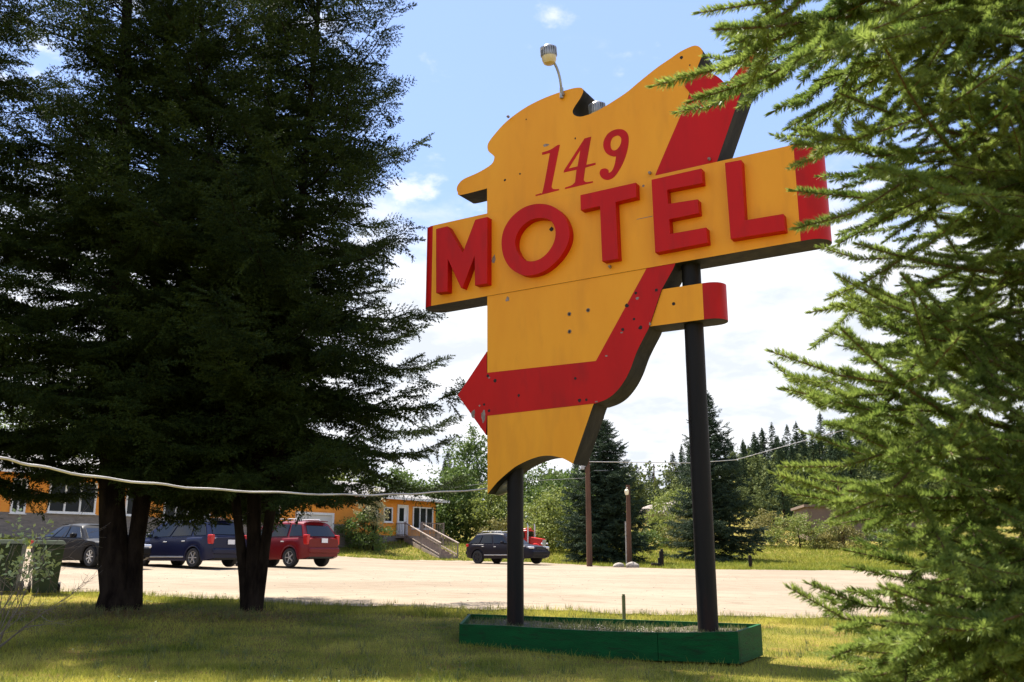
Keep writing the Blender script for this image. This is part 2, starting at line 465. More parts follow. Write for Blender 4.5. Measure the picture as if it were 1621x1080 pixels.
sign = thing('motel_sign', 'tall yellow and red roadside sign with raised MOTEL letters, on two black posts', 'sign', (PR[0], PR[1], ZB), -SA)
TB, TA, TX = .214, .219, .226          # half thickness of body, arrow, name box
body = [(771, 298.4), (729.5, 308.8), (724.5, 304.5), (723, 298), (726.5, 290.5), (735, 283), (757, 273.2), (777.4, 260.5), (782.5, 250), (780, 245.4), (773.6, 240),
        (771.6, 232.6), (774, 224.6), (783.8, 211.7), (796.7, 197.3), (812.7, 183.5), (835, 168.4), (860.8, 155.6), (886.5, 146), (907, 139.9), (918.6, 138.9), (922.6, 141.5),
        (923, 146), (918.6, 155.6), (909, 170), (906.5, 177), (909.4, 182.6), (918.6, 184.9), (929.8, 182.2), (937.8, 179.2), (957, 168.9), (990.4, 147.4), (1010.3, 130.9),
        (1038.6, 108.2), (1061.3, 92.6), (1077, 81.8), (1096, 73), (1105, 73.2), (1111, 78.4), (1112, 86), (1106.7, 99.7), (1098, 122), (1085, 170), (1050, 275), (1030, 440), (960, 590),
        (938.4, 642.9), (907, 734.4), (897.4, 729), (887.8, 724.8), (873.4, 721.7), (858.9, 721.9), (844.5, 725.5), (830, 731.5), (815.6, 739.2), (801, 750.8), (786.7, 764), (771.8, 782)]
bc = {0, 41, 42, 43, 44, 45, 46, 47, 57}
mb = MB(); mb.extrude([smooth_loop(plane(body, -TB), bc, 4)], -TB, TB, 0, 1)
mb.build('body', [M_['yellow'], M_['signside']], sign)
arrow = [(724.6, 625.7), (770.6, 556.5), (770.6, 590.4), (943.3, 571.6), (1023, 426), (1037.8, 275.6), (1061.3, 220.3), (1092.4, 148.5), (1090.5, 145), (1084.8, 138.5), (1083.7, 132.3), (1086.9, 125.2),
         (1096.8, 117.5), (1112.4, 114.5), (1123.8, 115.8), (1135.1, 120.9), (1143.6, 128), (1149.3, 135.5), (1199.5, 70), (1136.5, 252), (1065.6, 426), (1047, 459.2), (1026.9, 519.8),
         (1008.5, 556), (998.5, 583), (988, 603.8), (974, 621.7), (959.6, 632.3), (943, 638.6), (770.6, 658.4), (769.4, 689)]
ac = {0, 1, 2, 3, 4, 5, 6, 7, 17, 18, 19, 20, 21, 22, 28, 29, 30}
mb = MB(); mb.extrude([smooth_loop(plane(arrow, -TA), ac, 4)], -TA, TA, 0, 1)
mb.build('arrow', [M_['red'], M_['signside']], sign)

def bullnose(sL, sR, zz, T, yl, yr, name, roundL=True):
    """box with half-round ends: zz = four heights (bottom left, bottom right, top left, top right at sL, sR); yellow between yl and yr"""
    n = 12
    P = [(yr, -T)] + [(sR + T * math.cos(a), T * math.sin(a)) for a in [-math.pi / 2 + math.pi * k / n for k in range(n + 1)]]
    P += [(sL + T * math.cos(a), T * math.sin(a)) for a in [math.pi / 2 + math.pi * k / n for k in range(n + 1)]] if roundL else [(sL, T), (sL, -T)]
    # plan outline, counter-clockwise from yr front
    def zb(s): return zz[0] + (zz[1] - zz[0]) * (s - sL) / (sR - sL)
    def zt(s): return zz[2] + (zz[3] - zz[2]) * (s - sL) / (sR - sL)
    m = MB(); N = len(P)
    m.add([(x, y, zb(min(max(x, sL), sR))) for x, y in P] + [(x, y, zt(min(max(x, sL), sR))) for x, y in P], [])
    for i in range(N):
        j = (i + 1) % N
        xm = (P[i][0] + P[j][0]) / 2
        red = xm > yr - 1e-6 or (roundL and xm < yl + 1e-6)
        m.f.append([i, j, N + j, N + i]); m.m.append(1 if red else 0)
    m.f.append(list(range(N))[::-1]); m.m.append(2)
    m.f.append([N + k for k in range(N)]); m.m.append(2)
    return m.build(name, [M_['yellow'], M_['red'], M_['signside']], sign, smooth=True, angle=30)
b0 = pl(682.6, 484.4, -TX); b1 = pl(1269, 381.4, -TX); t0 = pl(682.6, 357.8, -TX); t1 = pl(1254.4, 229.5, -TX)
zbm = [b0[1], b1[1], t0[1], t1[1]]
bullnose(b0[0], (b1[0] + t1[0]) / 2 + .10, [b0[1], b1[1], t0[1], t1[1]], TX, b0[0], (b1[0] + t1[0]) / 2, 'name_box')
TT = .200
c0 = pl(1022, 517.8, -TT); c1 = pl(1114.6, 505.8, -TT); d0 = pl(1030, 461, -TT); d1 = pl(1111.3, 448.6, -TT)
bullnose(c0[0], (c1[0] + d1[0]) / 2 + .05, [c0[1], c1[1], d0[1], d1[1]], TT, c0[0], (c1[0] + d1[0]) / 2, 'side_tab', roundL=False)

# raised letters
LD = .125
A1 = (665, 310, 5.684); A2 = (900, 270, 6.352); A3 = (1110, 220, 4.91); A4 = (840, 190, 8.306)
letters = [
    ([[(143, 298), (245, 273), (383, 512), (495, 215), (605, 188), (603, 790), (492, 808), (488, 545), (380, 831), (366, 829), (248, 570), (246, 862), (143, 876)]], A1, None),
    ([[(1075, 72), (1180, 90), (1270, 150), (1325, 240), (1345, 340), (1325, 440), (1260, 550), (1170, 640), (1080, 695), (980, 718), (900, 706), (810, 648), (752, 550), (732, 430), (748, 320), (800, 220), (880, 140), (970, 90)],
      [(1100, 201), (1040, 204), (975, 228), (910, 285), (866, 360), (856, 440), (880, 512), (925, 568), (985, 590), (1060, 577), (1130, 530), (1188, 452), (1215, 375), (1216, 305), (1192, 245), (1152, 212)]], A1, 'round'),
    ([[(118, 248), (677, 122), (681, 268), (472, 318), (498, 888), (338, 914), (315, 358), (122, 400)]], A2, None),
    ([[(832, 92), (1336, -22), (1347, 127), (990, 195), (1002, 335), (1300, 288), (1310, 432), (1012, 492), (1022, 637), (1385, 572), (1398, 728), (870, 828)]], A2, None),
    ([[(183, 185), (312, 163), (340, 632), (640, 582), (652, 712), (228, 780)]], A3, None)]
for loops, A, rd in letters:
    Ls = [plane(crop(l, *A), -TX - LD) for l in loops]
    if rd: Ls = [smooth_loop(l, set(), 4) for l in Ls]
    mb = MB(); mb.extrude(Ls, -TX - LD, -TX + .01, 0, 0)
    mb.build('letter', [M_['red']], sign, bevel=.006, seg=2, angle=30)
digits = [
    ([[(150, 430), (262, 392), (350, 335), (385, 328), (275, 880), (300, 910), (375, 908), (374, 925), (66, 1003), (66, 985), (130, 965), (165, 920), (255, 435), (152, 460)]], [{0, 3, 4, 6, 7, 8, 9, 12, 13}]),
    ([[(710, 245), (797, 220), (732, 592), (855, 563), (853, 590), (720, 628), (697, 790), (730, 818), (820, 806), (818, 825), (452, 910), (455, 890), (540, 860), (585, 820), (605, 655), (435, 692), (440, 665)],
      [(655, 395), (500, 640), (618, 612)]], [{0, 1, 2, 3, 4, 5, 6, 8, 9, 10, 11, 13, 14, 15, 16}, {0, 1, 2}]),
    ([[(1160, 122), (1230, 135), (1280, 190), (1290, 290), (1265, 430), (1210, 580), (1140, 700), (1080, 765), (1010, 790), (940, 765), (908, 705), (925, 655), (975, 638), (1020, 655), (1028, 700), (1070, 670), (1105, 590), (1125, 480), (1070, 478), (1000, 440), (958, 360), (965, 270), (1010, 190), (1080, 140)],
      [(1135, 207), (1080, 235), (1052, 300), (1060, 375), (1095, 402), (1145, 380), (1185, 315), (1192, 250), (1170, 215)]], [{14, 17}, set()])]
for loops, cs in digits:
    Ls = [smooth_loop(plane(crop(l, *A4), -TB), c, 4) for l, c in zip(loops, cs)]
    mb = MB(); mb.extrude(Ls, -TB - .004, -TB + .01, 0, 0)
    mb.build('numeral', [M_['red']], sign)

# posts
sL = pl(815.8, 860, 0)[0]
mb = MB(); top = pl(1098, 300, 0)[1]
mb.tube([(0, 0, -.3), (0, 0, 2), (0, 0, top)], .128, 24); mb.build('post', M_['post'], sign, smooth=True)
mb = MB(); topl = pl(815, 700, 0)[1]
mb.tube([(sL, 0, -.3), (sL, 0, 2), (sL, 0, topl)], .118, 24); mb.build('post', M_['post'], sign, smooth=True)
# cross beams behind the open parts
mb = MB(); zc0 = pl(1098, 440, 0)[1]
mb.bar((-.9, .05, pl(1060, 470, 0)[1] + .1), (-.02, .05, zc0 + .25), .1, .12); mb.build('brace', M_['signside'], sign)

# bulb sockets, holes, flaked paint
def disc(px, py, off, r, name, m, n=9, seed=0, irr=0.0, sq=1.0):
    s, z = pl(px, py, off); rr = random.Random(seed)
    pts = [(s + r * (1 + irr * rr.uniform(-1, 1)) * math.cos(2 * math.pi * k / n), z + sq * r * (1 + irr * rr.uniform(-1, 1)) * math.sin(2 * math.pi * k / n)) for k in range(n)]
    b = MB(); b.extrude([pts], off - .002, off + .004, 0, 0); b.build(name, m, sign)
C2 = (650, 420, 2.4545); C1 = (650, 40, 2.4545)
for i, (x, y) in enumerate(crop([(617, 190), (690, 175), (618, 258)], *C2)):
    s, z = pl(x, y, -TB); b = MB()
    b.lathe([(.026, 0), (.030, .006), (.022, .014), (.018, .004)], 14, 0, Matrix.Translation((s, -TB + .001, z)) @ Matrix.Rotation(R(90), 4, 'X'))
    o = b.build('bulb_socket', M_['bare'], sign)
    disc(x, y, -TB - .006, .015, 'bulb_hole', M_['hole'], seed=i)
disc(*crop([(1022, 150)], *C2)[0], -TT, .024, 'bulb_hole', M_['hole'])
for i, (x, y) in enumerate(crop([(875, 108), (955, 97), (840, 157), (868, 209), (825, 250), (893, 243), (640, 440), (420, 506), (657, 525), (683, 523), (300, 430), (328, 449), (286, 541), (305, 565)], *C2)):
    disc(x, y, -TA, .020 + .008 * (i % 3) / 2, 'bulb_hole', M_['hole'], 8, i, .25)
for i, (x, y, r) in enumerate([(548, 792, .035), (367, 602, .02), (425, 578, .016), (640, 440, .015), (1215, 250, .035), (1052, 125, .028), (958, 212, .014), (449, 366, .012), (990, 235, .012), (1085, 155, .013)]):
    q = crop([(x, y)], *C1)[0]; off = -TA if x == 1215 else (-TX if x == 548 else -TB)
    disc(*q, off, r, 'bulb_hole', M_['hole'], 8, 40 + i, .3)
for i, (x, y, r, sq) in enumerate([(525, 467, .05, .5), (323, 910, .04, 1.6), (905, 625, .018, 1)]):
    q = crop([(x, y)], *C1)[0]; disc(*q, -TX if x == 323 or x == 905 else -TB, r, 'bare_patch', M_['bare'], 11, 70 + i, .35, sq)
for i, (x, y, r, sq, o_) in enumerate([(377, 133, .045, 1.2, TB), (243, 580, .05, 1.8, TA), (283, 590, .05, 2.4, TA), (268, 545, .02, 1, TA), (305, 437, .03, .7, TA), (880, 128, .035, .9, TA), (760, 352, .03, .5, TA), (820, 262, .03, .6, TA), (722, 530, .03, .5, TA), (930, 228, .02, 1.5, TA)]):
    q = crop([(x, y)], *C2)[0]; disc(*q, -o_, r * .7, 'bare_patch', M_['bare'], 12, 90 + i, .45, sq)
for i, (x, y) in enumerate([(893, 150), (967, 423), (1030, 275), (1124, 253), (806, 186)]):
    s, z = pl(x, y, -TB); b = MB(); b.box((s, -TX - .02, z), (.035, .05, .03)); b.box((s + .012, -TX - .04, z - .015), (.015, .03, .045))
    b.build('bracket', M_['bare'], sign, bevel=.006)
# dark seam where two sheets meet on the face
p, q = pl(1008, 347.5, -TX), pl(1033, 342.3, -TX)
b = MB(); b.bar((p[0], -TX, p[1]), (q[0], -TX, q[1]), .004, .008); b.build('seam', M_['bare'], sign)

# flood lamps on goosenecks
def lamp(base, head, off0, r, bendy):
    p0, p1 = pl(*base, off0), pl(*head, off0 - .25)
    A = Vector((p0[0], off0, p0[1])); B = Vector((p1[0], off0 - .25, p1[1]))
    nk = MB(); C = A.lerp(B, .5) + Vector((bendy, 0, .12))
    pts = [(A * (1 - t) * (1 - t) + C * 2 * t * (1 - t) + B * t * t) for t in [k / 10 for k in range(11)]]
    nk.tube(pts[:10], .02, 10); nk.tube([A - Vector((0, 0, .05)), A + Vector((0, 0, .12))], .03, 10)
    nko = nk.build('lamp_neck', M_['galv'], sign, smooth=True)
    Mx = Matrix.Translation(B) @ Matrix.Rotation(R(8), 4, 'X')
    h = MB(); h.lathe([(r * .98, 0), (r, .02), (r * 1.0, .05), (r * .93, .10), (r * .80, .15), (r * .5, .18), (.02, .19)], 28, 0, Mx)
    for k in range(22):
        a = 2 * math.pi * k / 22
        h.box((0, 0, 0), (.03, .012, .13), 0, Mx @ Matrix.Rotation(a, 4, 'Z') @ Matrix.Translation((r * .97, 0, .075)))
    lo = h.build('lamp_head', M_['galv'], sign, smooth=True)
    g = MB(); g.lathe([(r * .45, -.125), (r * .75, -.105), (r * .93, -.06), (r * .97, -.002)], 28, 0, Mx); g.build('lamp_lens', M_['lens'], lo, smooth=True)
lamp((889, 151), (869, 90), -TB - .03, .115, .10)
lamp((945, 200), (946, 180), .30, .118, .0)
q = pl(787, 771, -.1); Mx = Matrix.Translation((q[0], .05, q[1])) @ Matrix.Rotation(R(70), 4, 'Y')
h = MB(); h.lathe([(.05, -.16), (.085, -.1), (.1, .05), (.105, .16)], 18, 0, Mx); h.build('floodlight', M_['galv'], sign, smooth=True)

# ================================================================ planter box
pst = [(727, 988, 1026, 13.0), (790, 990.5, 1028, 12.62), (850, 994, 1031, 12.27), (910, 997.5, 1034, 11.94), (975, 1000, 1037, 11.64), (1040, 1001.5, 1039, 11.38), (1100, 1001.5, 1041, 11.17), (1168, 1000, 1044, 10.97)]
ft = [at(a, t, Y) for a, t, bb, Y in pst]; fb = [at(a, bb, Y) for a, t, bb, Y in pst]
planter = thing('planter_box', 'long dark green wooden planter box around the feet of the sign posts', 'planter', (float(fb[4][0]), float(fb[4][1] + .5), 0))
loc = np.array([fb[4][0], fb[4][1] + .5, 0])
def board(tops, bots, th, name):
    b = MB(); n = len(tops)
    d = np.array(tops[-1]) - np.array(tops[0]); d[2] = 0; d /= np.linalg.norm(d); nrm = np.array([-d[1], d[0], 0])
    vs = []
    for t, q in zip(tops, bots):
        q = np.array([t[0], t[1], min(q[2], t[2] - .2) - .05])
        vs += [t - loc, q - loc, t + nrm * th - loc, q + nrm * th - loc]
    fs = []
    for i in range(n - 1):
        a, c = 4 * i, 4 * i + 4
        fs += [(a, a + 1, c + 1, c), (a + 2, c + 2, c + 3, a + 3), (a, c, c + 2, a + 2), (a + 1, a + 3, c + 3, c + 1)]
    fs += [(0, 2, 3, 1), (4 * n - 4, 4 * n - 3, 4 * n - 1, 4 * n - 2)]
    b.add(vs, fs); b.build(name, M_['green'], planter)
board(ft[:6], fb[:6], .04, 'front_board')
j = ft[5] - np.array([.0, 0, 0]); dj = (ft[6] - ft[5]) / np.linalg.norm(ft[6] - ft[5])
board([ft[5] + dj * .008] + ft[6:], [fb[5] + dj * .008] + fb[6:], .043, 'front_board')
br_t, br_b = at(1205, 988, 12.0), at(1205, 1031, 12.0)
bl_t, bl_b = at(742, 972, 14.7), at(742, 1010, 14.7)
dd = (br_t - ft[-1]); dd = dd / np.linalg.norm(dd)
board([ft[-1] + dd * .043, br_t], [fb[-1] + dd * .043, br_b], .04, 'end_board')
board([br_t + np.array([-.04, .0, 0]), bl_t], [br_b + np.array([-.04, .0, 0]), bl_b], .04, 'back_board')
board([bl_t - np.array([0, .05, 0]), ft[0] + np.array([0, .05, 0])], [bl_b, fb[0]], .04, 'end_board')
# soil inside
n = 40; uu = np.linspace(0.012, .985, n); sv = np.linspace(.03, .97, 16)
rs = np.random.default_rng(3)
FT = np.array(ft); fr = np.c_[np.interp(uu, np.linspace(0, 1, 8), FT[:, 0]), np.interp(uu, np.linspace(0, 1, 8), FT[:, 1]), np.interp(uu, np.linspace(0, 1, 8), FT[:, 2])]
bk = bl_t[None] * (1 - uu[:, None]) + br_t[None] * uu[:, None]
SO = fr[None] * (1 - sv[:, None, None]) + bk[None] * sv[:, None, None]
SO[..., 2] -= .085; SO[..., 2] += rs.normal(0, .012, SO.shape[:2]) + .03 * np.sin(np.linspace(0, 9, n))[None]
np_mesh('soil', [(SO.reshape(-1, 3) - loc, grid_faces(n, 16), 0)], [M_['soil']], planter, smooth=True)
# pebbles and weeds on the soil
k = 900; a_ = rs.uniform(.02, .98, k); b_ = rs.uniform(.05, .95, k)
pp = np.c_[np.interp(a_, uu, fr[:, 0]) * (1 - b_) + np.interp(a_, uu, bk[:, 0]) * b_, np.interp(a_, uu, fr[:, 1]) * (1 - b_) + np.interp(a_, uu, bk[:, 1]) * b_, np.interp(a_, uu, fr[:, 2]) * (1 - b_) + np.interp(a_, uu, bk[:, 2]) * b_ - .085]
oct_v = np.array([(1, 0, 0), (-1, 0, 0), (0, 1, 0), (0, -1, 0), (0, 0, .7), (0, 0, -.7)], float)
oct_f = np.array([(0, 2, 4), (2, 1, 4), (1, 3, 4), (3, 0, 4), (2, 0, 5), (1, 2, 5), (3, 1, 5), (0, 3, 5)])
sz = rs.uniform(.008, .026, k)
PV = (oct_v[None] * sz[:, None, None] * rs.uniform(.7, 1.3, (k, 6, 1)) + pp[:, None] - loc).reshape(-1, 3)
PF = (oct_f[None] + 6 * np.arange(k)[:, None, None]).reshape(-1, 3)
o = np_mesh('pebbles', [(PV, PF, 0)], [M_['pebble']], planter); o['kind'] = 'stuff'
M_['weed'] = mat('weed_green', (.07, .11, .025), .7, (.20, .19, .06), scale=3, island=.6, transl=.3)
k = 5200; i_ = rs.integers(0, 900, k); base = pp[i_] + rs.normal(0, .03, (k, 3)) * [1, 1, 0]
hh = rs.uniform(.03, .10, k) * (1 + .6 * (rs.random(k) > .93)); an = rs.uniform(0, 6.28, k); ln = rs.normal(0, .4, (k, 2)) * hh[:, None]
wd = np.c_[np.cos(an), np.sin(an), 0 * an] * .005
WV = np.stack([base - wd, base + wd, base + np.c_[ln, hh]], 1) - loc
o = np_mesh('weeds', [(WV.reshape(-1, 3), np.arange(3 * k).reshape(-1, 3), 0)], [M_['weed']], planter); o['kind'] = 'stuff'

# stake behind the planter
p = at(988, 982, 15.2); h = MB(); h.box((0, 0, .13), (.05, .04, .70)); h.box((0, 0, .49), (.042, .034, .02))
t = h.build('wooden_stake', mat('stake_green', (.10, .12, .05), .8, (.07, .08, .035)), bevel=.006); t.location = (p[0], 15.2, gz(p[0], 15.2)); t.rotation_euler = (0, 0, .4)
tag(t, 'short weathered greenish stake standing in the grass just behind the planter', 'stake')
# ================================================================ foliage generators
def unit(v): return v / np.maximum(np.linalg.norm(v, axis=-1, keepdims=True), 1e-9)
def frames(d, up):
    """rotation matrices whose x axis is d and z axis close to up"""
    d = unit(d); y = unit(np.cross(up, d)); z = np.cross(d, y)
    return np.stack([d, y, z], -1)
def needles_on(rng, p0, p1, n, ln, wd, kite=False, up_bias=0.0, fwd=.62):
    """needles round a twig from p0 to p1"""
    p0, p1 = np.asarray(p0, float), np.asarray(p1, float)
    d = unit(p1 - p0); a = np.array([0, 0, 1.]) if abs(d[2]) < .9 else np.array([1., 0, 0])
    e1 = unit(np.cross(d, a)); e2 = np.cross(e1, d)
    t = rng.random(n) ; ph = rng.uniform(0, 2 * np.pi, n)
    if up_bias:
        ph = np.where(rng.random(n) < up_bias, rng.normal(np.pi / 2, 1.0, n), ph)
    ra = np.cos(ph)[:, None] * e1 + np.sin(ph)[:, None] * e2
    f = np.clip(rng.normal(fwd, .12, n), .2, .95)[:, None] + (t[:, None] > .93) * .5
    nd = unit(d * f + ra * np.sqrt(np.clip(1 - f * f, .05, 1)))
    L = (ln * rng.uniform(.75, 1.15, n))[:, None]
    b = p0 + (p1 - p0) * t[:, None]
    w = unit(np.cross(nd, rng.normal(0, 1, (n, 3)))) * wd
    tip = b + nd * L
    if kite:
        m = b + nd * L * .45
        return np.stack([b, m + w, tip, m - w], 1)
    return np.stack([b - w, b + w, tip], 1)
def make_spray(rng, npair=6, nn=13, ln=.075, wd=.011, ang=52, droop=.10):
    """unit-length branchlet along +x: axis, side twigs, needles (triangles)"""
    out = []
    ax = lambda t: np.array([t, 0, -droop * t * t])
    for k in range(4): out.append(needles_on(rng, ax(k / 4), ax((k + 1) / 4), max(3, nn // 2), ln, wd))
    for i in range(npair):
        for sgn in (-1, 1):
            x = .10 + .82 * (i + .3 * rng.random()) / npair
            L = (.42 * (1 - .8 * x) + .09) * rng.uniform(.8, 1.15)
            a = R(ang + rng.uniform(-8, 8)); b = ax(x)
            e = b + L * np.array([math.cos(a), sgn * math.sin(a), rng.uniform(-.30, .08)])
            out.append(needles_on(rng, b, e, max(4, int(nn * L / .3)), ln, wd))
    return np.concatenate(out)
def place(T, pos, dirs, ups, sc):
    """copies of triangle template T[n,k,3] -> verts [N*n*k,3]"""
    Rm = frames(dirs, ups) * sc[:, None, None]
    V = np.einsum('nij,mj->nmi', Rm, T.reshape(-1, 3)) + pos[:, None, :]
    return V.reshape(-1, 3)
def tubes4(segs):
    """list of (p0,p1,r0,r1) -> verts, quads (4-sided)"""
    S = np.array([np.r_[a, b, r, q] for a, b, r, q in segs], float)
    p0, p1, r0, r1 = S[:, :3], S[:, 3:6], S[:, 6], S[:, 7]
    F = frames(p1 - p0, np.tile([.13, .21, 1.0], (len(S), 1)))
    y, z = F[..., 1], F[..., 2]
    vs = []
    for p, r in ((p0, r0), (p1, r1)):
        for k in range(5):
            t = 2 * np.pi * k / 5; vs.append(p + (y * math.cos(t) + z * math.sin(t)) * r[:, None])
    V = np.stack(vs, 1).reshape(-1, 3)
    b = 10 * np.arange(len(S))[:, None, None]
    q = np.array([(k, (k + 1) % 5, 5 + (k + 1) % 5, 5 + k) for k in range(5)])
    return V, (q[None] + b).reshape(-1, 4)
def pline(pts, z):
    P = np.array(pts, float); return np.array([np.interp(z, P[:, 2], P[:, 0]), np.interp(z, P[:, 2], P[:, 1]), z])
def spruce_crown(rng, stem, z0, Rf, nbr, temps, slen, step=.2, slope0=(-.28, .35), upturn=.42, sag=.35, dens=1.0, hang=.3, whorl=0, thin=0, flat=0, extra=None):
    """stem: polyline; returns (needle verts, tri faces), wood segments"""
    top = stem[-1][2]
    P = [[] for _ in temps]; wood = []
    az = rng.uniform(0, 6.28)
    for i in range(nbr + (extra[0] if extra else 0)):
        u = (i + rng.random()) / nbr
        h = z0 + (top - z0) * u ** .92
        if whorl: h = max(z0, (math.floor(h / whorl) + .5) * whorl + rng.normal(0, .085))
        if h > top - .15: h = top - .15
        if i >= nbr: h = rng.uniform(extra[1], extra[2]); az = rng.uniform(extra[3], extra[4])
        az += 2.399 + rng.normal(0, .35)
        f = (h - z0) / (top - z0)
        L = Rf(h, az) * rng.uniform(.72, 1.12)
        if L < .12: continue
        b = pline(stem, h)
        s0 = slope0[0] + (slope0[1] - slope0[0]) * f + rng.normal(0, .07)
        rad = np.array([math.cos(az), math.sin(az), 0]); perp = np.array([-rad[1], rad[0], 0])
        bend = rng.normal(0, .10)
        def cur(t): return b + rad * (L * t) + perp * (L * bend * t * t) + np.array([0, 0, L * (s0 * t - sag * t * t * (1 - f) + upturn * t ** 3 * (1 - .4 * f))])
        nseg = 6; pts = [cur(k / nseg) for k in range(nseg + 1)]
        r = .008 + .016 * L / 3.5
        for k in range(nseg): wood.append((pts[k], pts[k + 1], r * (1 - k / nseg) + .003, r * (1 - (k + 1) / nseg) + .003))
        ns = max(2, int(L * dens / step))
        t0 = .16 if L > 1.5 else .08
        if thin: ns = max(2, int(ns * (1 - thin * min(1, max(0, (f - .15) * 2.2)))))
        for k in range(ns):
            t = t0 + (1 - t0) * (k + rng.random() * .8) / ns
            p = cur(t); tg = unit(cur(min(t + .05, 1.05)) - cur(t - .05))
            for sgn in (-1, 1):
                if rng.random() < .1: continue
                an = R(rng.uniform(38, 68)) * sgn
                d = tg * math.cos(an) + np.cross([0, 0, 1], tg) * math.sin(an) + np.array([0, 0, rng.uniform(-.45 + flat, .02)])
                sl = slen * (1.15 - .55 * t) * rng.uniform(.7, 1.15) * min(1, .45 + L / 3)
                P[rng.integers(len(temps))].append((p, d, sl))
            if rng.random() < hang:
                d = tg * .5 + np.array([rng.normal(0, .3), rng.normal(0, .3), -.9])
                P[rng.integers(len(temps))].append((p, d, slen * rng.uniform(.4, .75)))
        P[0].append((cur(.9), cur(1.03) - cur(.88), slen * .62 * min(1, .5 + L / 3)))
    for k in range(3):  # leader
        P[0].append((pline(stem, top - .1 - .3 * k), np.array([rng.normal(0, .05), rng.normal(0, .05), 1.]), slen * .8))
    Vs = []
    for T, L in zip(temps, P):
        if not L: continue
        pos = np.array([l[0] for l in L]); d = np.array([l[1] for l in L]); sc = np.array([l[2] for l in L])
        up = np.array([0, 0, 1.]) + rng.normal(0, .35, (len(L), 3))
        Vs.append(place(T, pos, d, up, sc))
    V = np.concatenate(Vs)
    return V, np.arange(len(V)).reshape(-1, temps[0].shape[1]), wood
def stem_tube(mb, stem, r0, r1, n=12, flare=1.5, rng=None):
    P = np.array(stem); zz = P[:, 2]; N = 22; pts = []; rr = []
    for k in range(N):
        z = zz[0] + (zz[-1] - zz[0]) * (k / (N - 1)) ** 1.5
        p = pline(stem, z); f = (z - zz[0]) / (zz[-1] - zz[0])
        r = (r0 + (r1 - r0) * f) * (1 + (flare - 1) * math.exp(-(z - zz[0]) / .28))
        pts.append(p); rr.append(r * (1 + (.05 * rng.normal() if rng is not None else 0)))
    mb.tube(pts, rr, n)

# ---------------------------------------------------------------- the dark spruces on the left
rg = np.random.default_rng(11)
T_L = [make_spray(rg, 5, 14, .084, .0190) for _ in range(5)]
def Rleft(zc0, ztop, rmax):
    def f(h, az):
        u = (h - zc0) / (ztop - zc0)
        return rmax * (min(1, .62 + u * 2.2) * (1 - u) ** .72 + .05)
    return f
EDGE = [(0, 588), (60, 622), (100, 598), (150, 636), (200, 636), (250, 655), (290, 688), (330, 640), (355, 620), (420, 655), (470, 672), (505, 690), (550, 738), (600, 742), (650, 736), (690, 752), (740, 742), (780, 705), (810, 660)]
def Redge(f, st, base):
    def g(h, az):
        r = f(h, az); c = math.cos(az)
        if c > .25:
            p = pline(st, h) + base; py = proj(p + np.array([0, 0, -.2]))[1]
            lim = at(np.interp(py, [e[0] for e in EDGE], [e[1] for e in EDGE]), py, 16.0)[0] - p[0] - .16
            r = min(r, max(.3, lim / c)); 
            if c > .7: r = max(.3, lim / c) * (1 if math.sin(h * 12.9 + az * 7.7) > -.25 else .62)
        return r
    return g
def proj(P):
    x, y, z = P[0], P[1], P[2] - EYE
    d = y * CP + z * SP; u = -y * SP + z * CP
    return CXP + FPX * x / d, CYP - FPX * u / d, d
def local_stem(px_list, Y, base):
    """(px,py,Y) points to a polyline relative to the base"""
    return [tuple(at(x, y, Yk) - base) for x, y, Yk in px_list]
def big_spruce(name, label, base_px, Y, stems, seed, mats=('spruce_dark', 'bark')):
    rng = np.random.default_rng(seed)
    base = at(base_px[0], base_px[1], Y); base[2] = gz(base[0], Y)
    t = thing(name, label, 'tree', tuple(base), 0, 'tall dark spruces beside the gravel lot')
    tr = MB(); wood = []
    for pts, r0, z0, ztop, rmax, nbr in stems:
        st = local_stem(pts, Y, base)
        st[0] = (st[0][0], st[0][1], -.15)
        sp = np.array(st); d = (sp[-1] - sp[-2]) / (sp[-1][2] - sp[-2][2]); st.append(tuple(sp[-1] + d * (ztop - sp[-1][2])))
        stem_tube(tr, st, r0, .03, 14, 1.5, rng)
        Rf = Rleft(z0, ztop, rmax)
        if rmax > 4: Rf = Redge(Rf, st, base)
        V, F, w = spruce_crown(rng, st, z0, Rf, int(nbr * .74), T_L, .74, .15, hang=.30, whorl=.72, thin=.47, sag=.50, upturn=.62, flat=.3, extra=(74, 2.4, 5.4, -.5, .85) if rmax > 4 else None)
        wood += w
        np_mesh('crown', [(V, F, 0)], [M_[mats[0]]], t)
        for k in range(7):  # dead lower twigs
            h = rng.uniform(1.5, z0 + .8); b = pline(st, h); a = rng.uniform(0, 6.28); L = rng.uniform(.5, 1.3); p = b
            for q in range(4):
                n_ = p + np.array([math.cos(a), math.sin(a), rng.uniform(-.45, .15)]) * L / 4
                wood.append((p, n_, .012 - .002 * q, .010 - .002 * q)); p = n_
    tv, tf = tubes4(wood)
    trunk = tr.build('trunk', M_['bark'], t, smooth=True, angle=80)
    np_mesh('limbs', [(tv, tf, 0)], [M_['bark']], t)
    return t
big_spruce('spruce_tree', 'dark spruce with a thick trunk forking into two stems, in front of the motel', (190, 960), 16.0, [
    ([(185, 960, 16), (180, 860, 16), (176, 780, 16), (185, 500, 16), (195, 200, 16)], .25, 2.55, 15.6, 3.6, 215),
    ([(206, 960, 16.1), (214, 870, 16.1), (227, 780, 16.1), (250, 500, 16.4), (262, 200, 16.6)], .16, 2.6, 14.0, 3.2, 190)], 21)
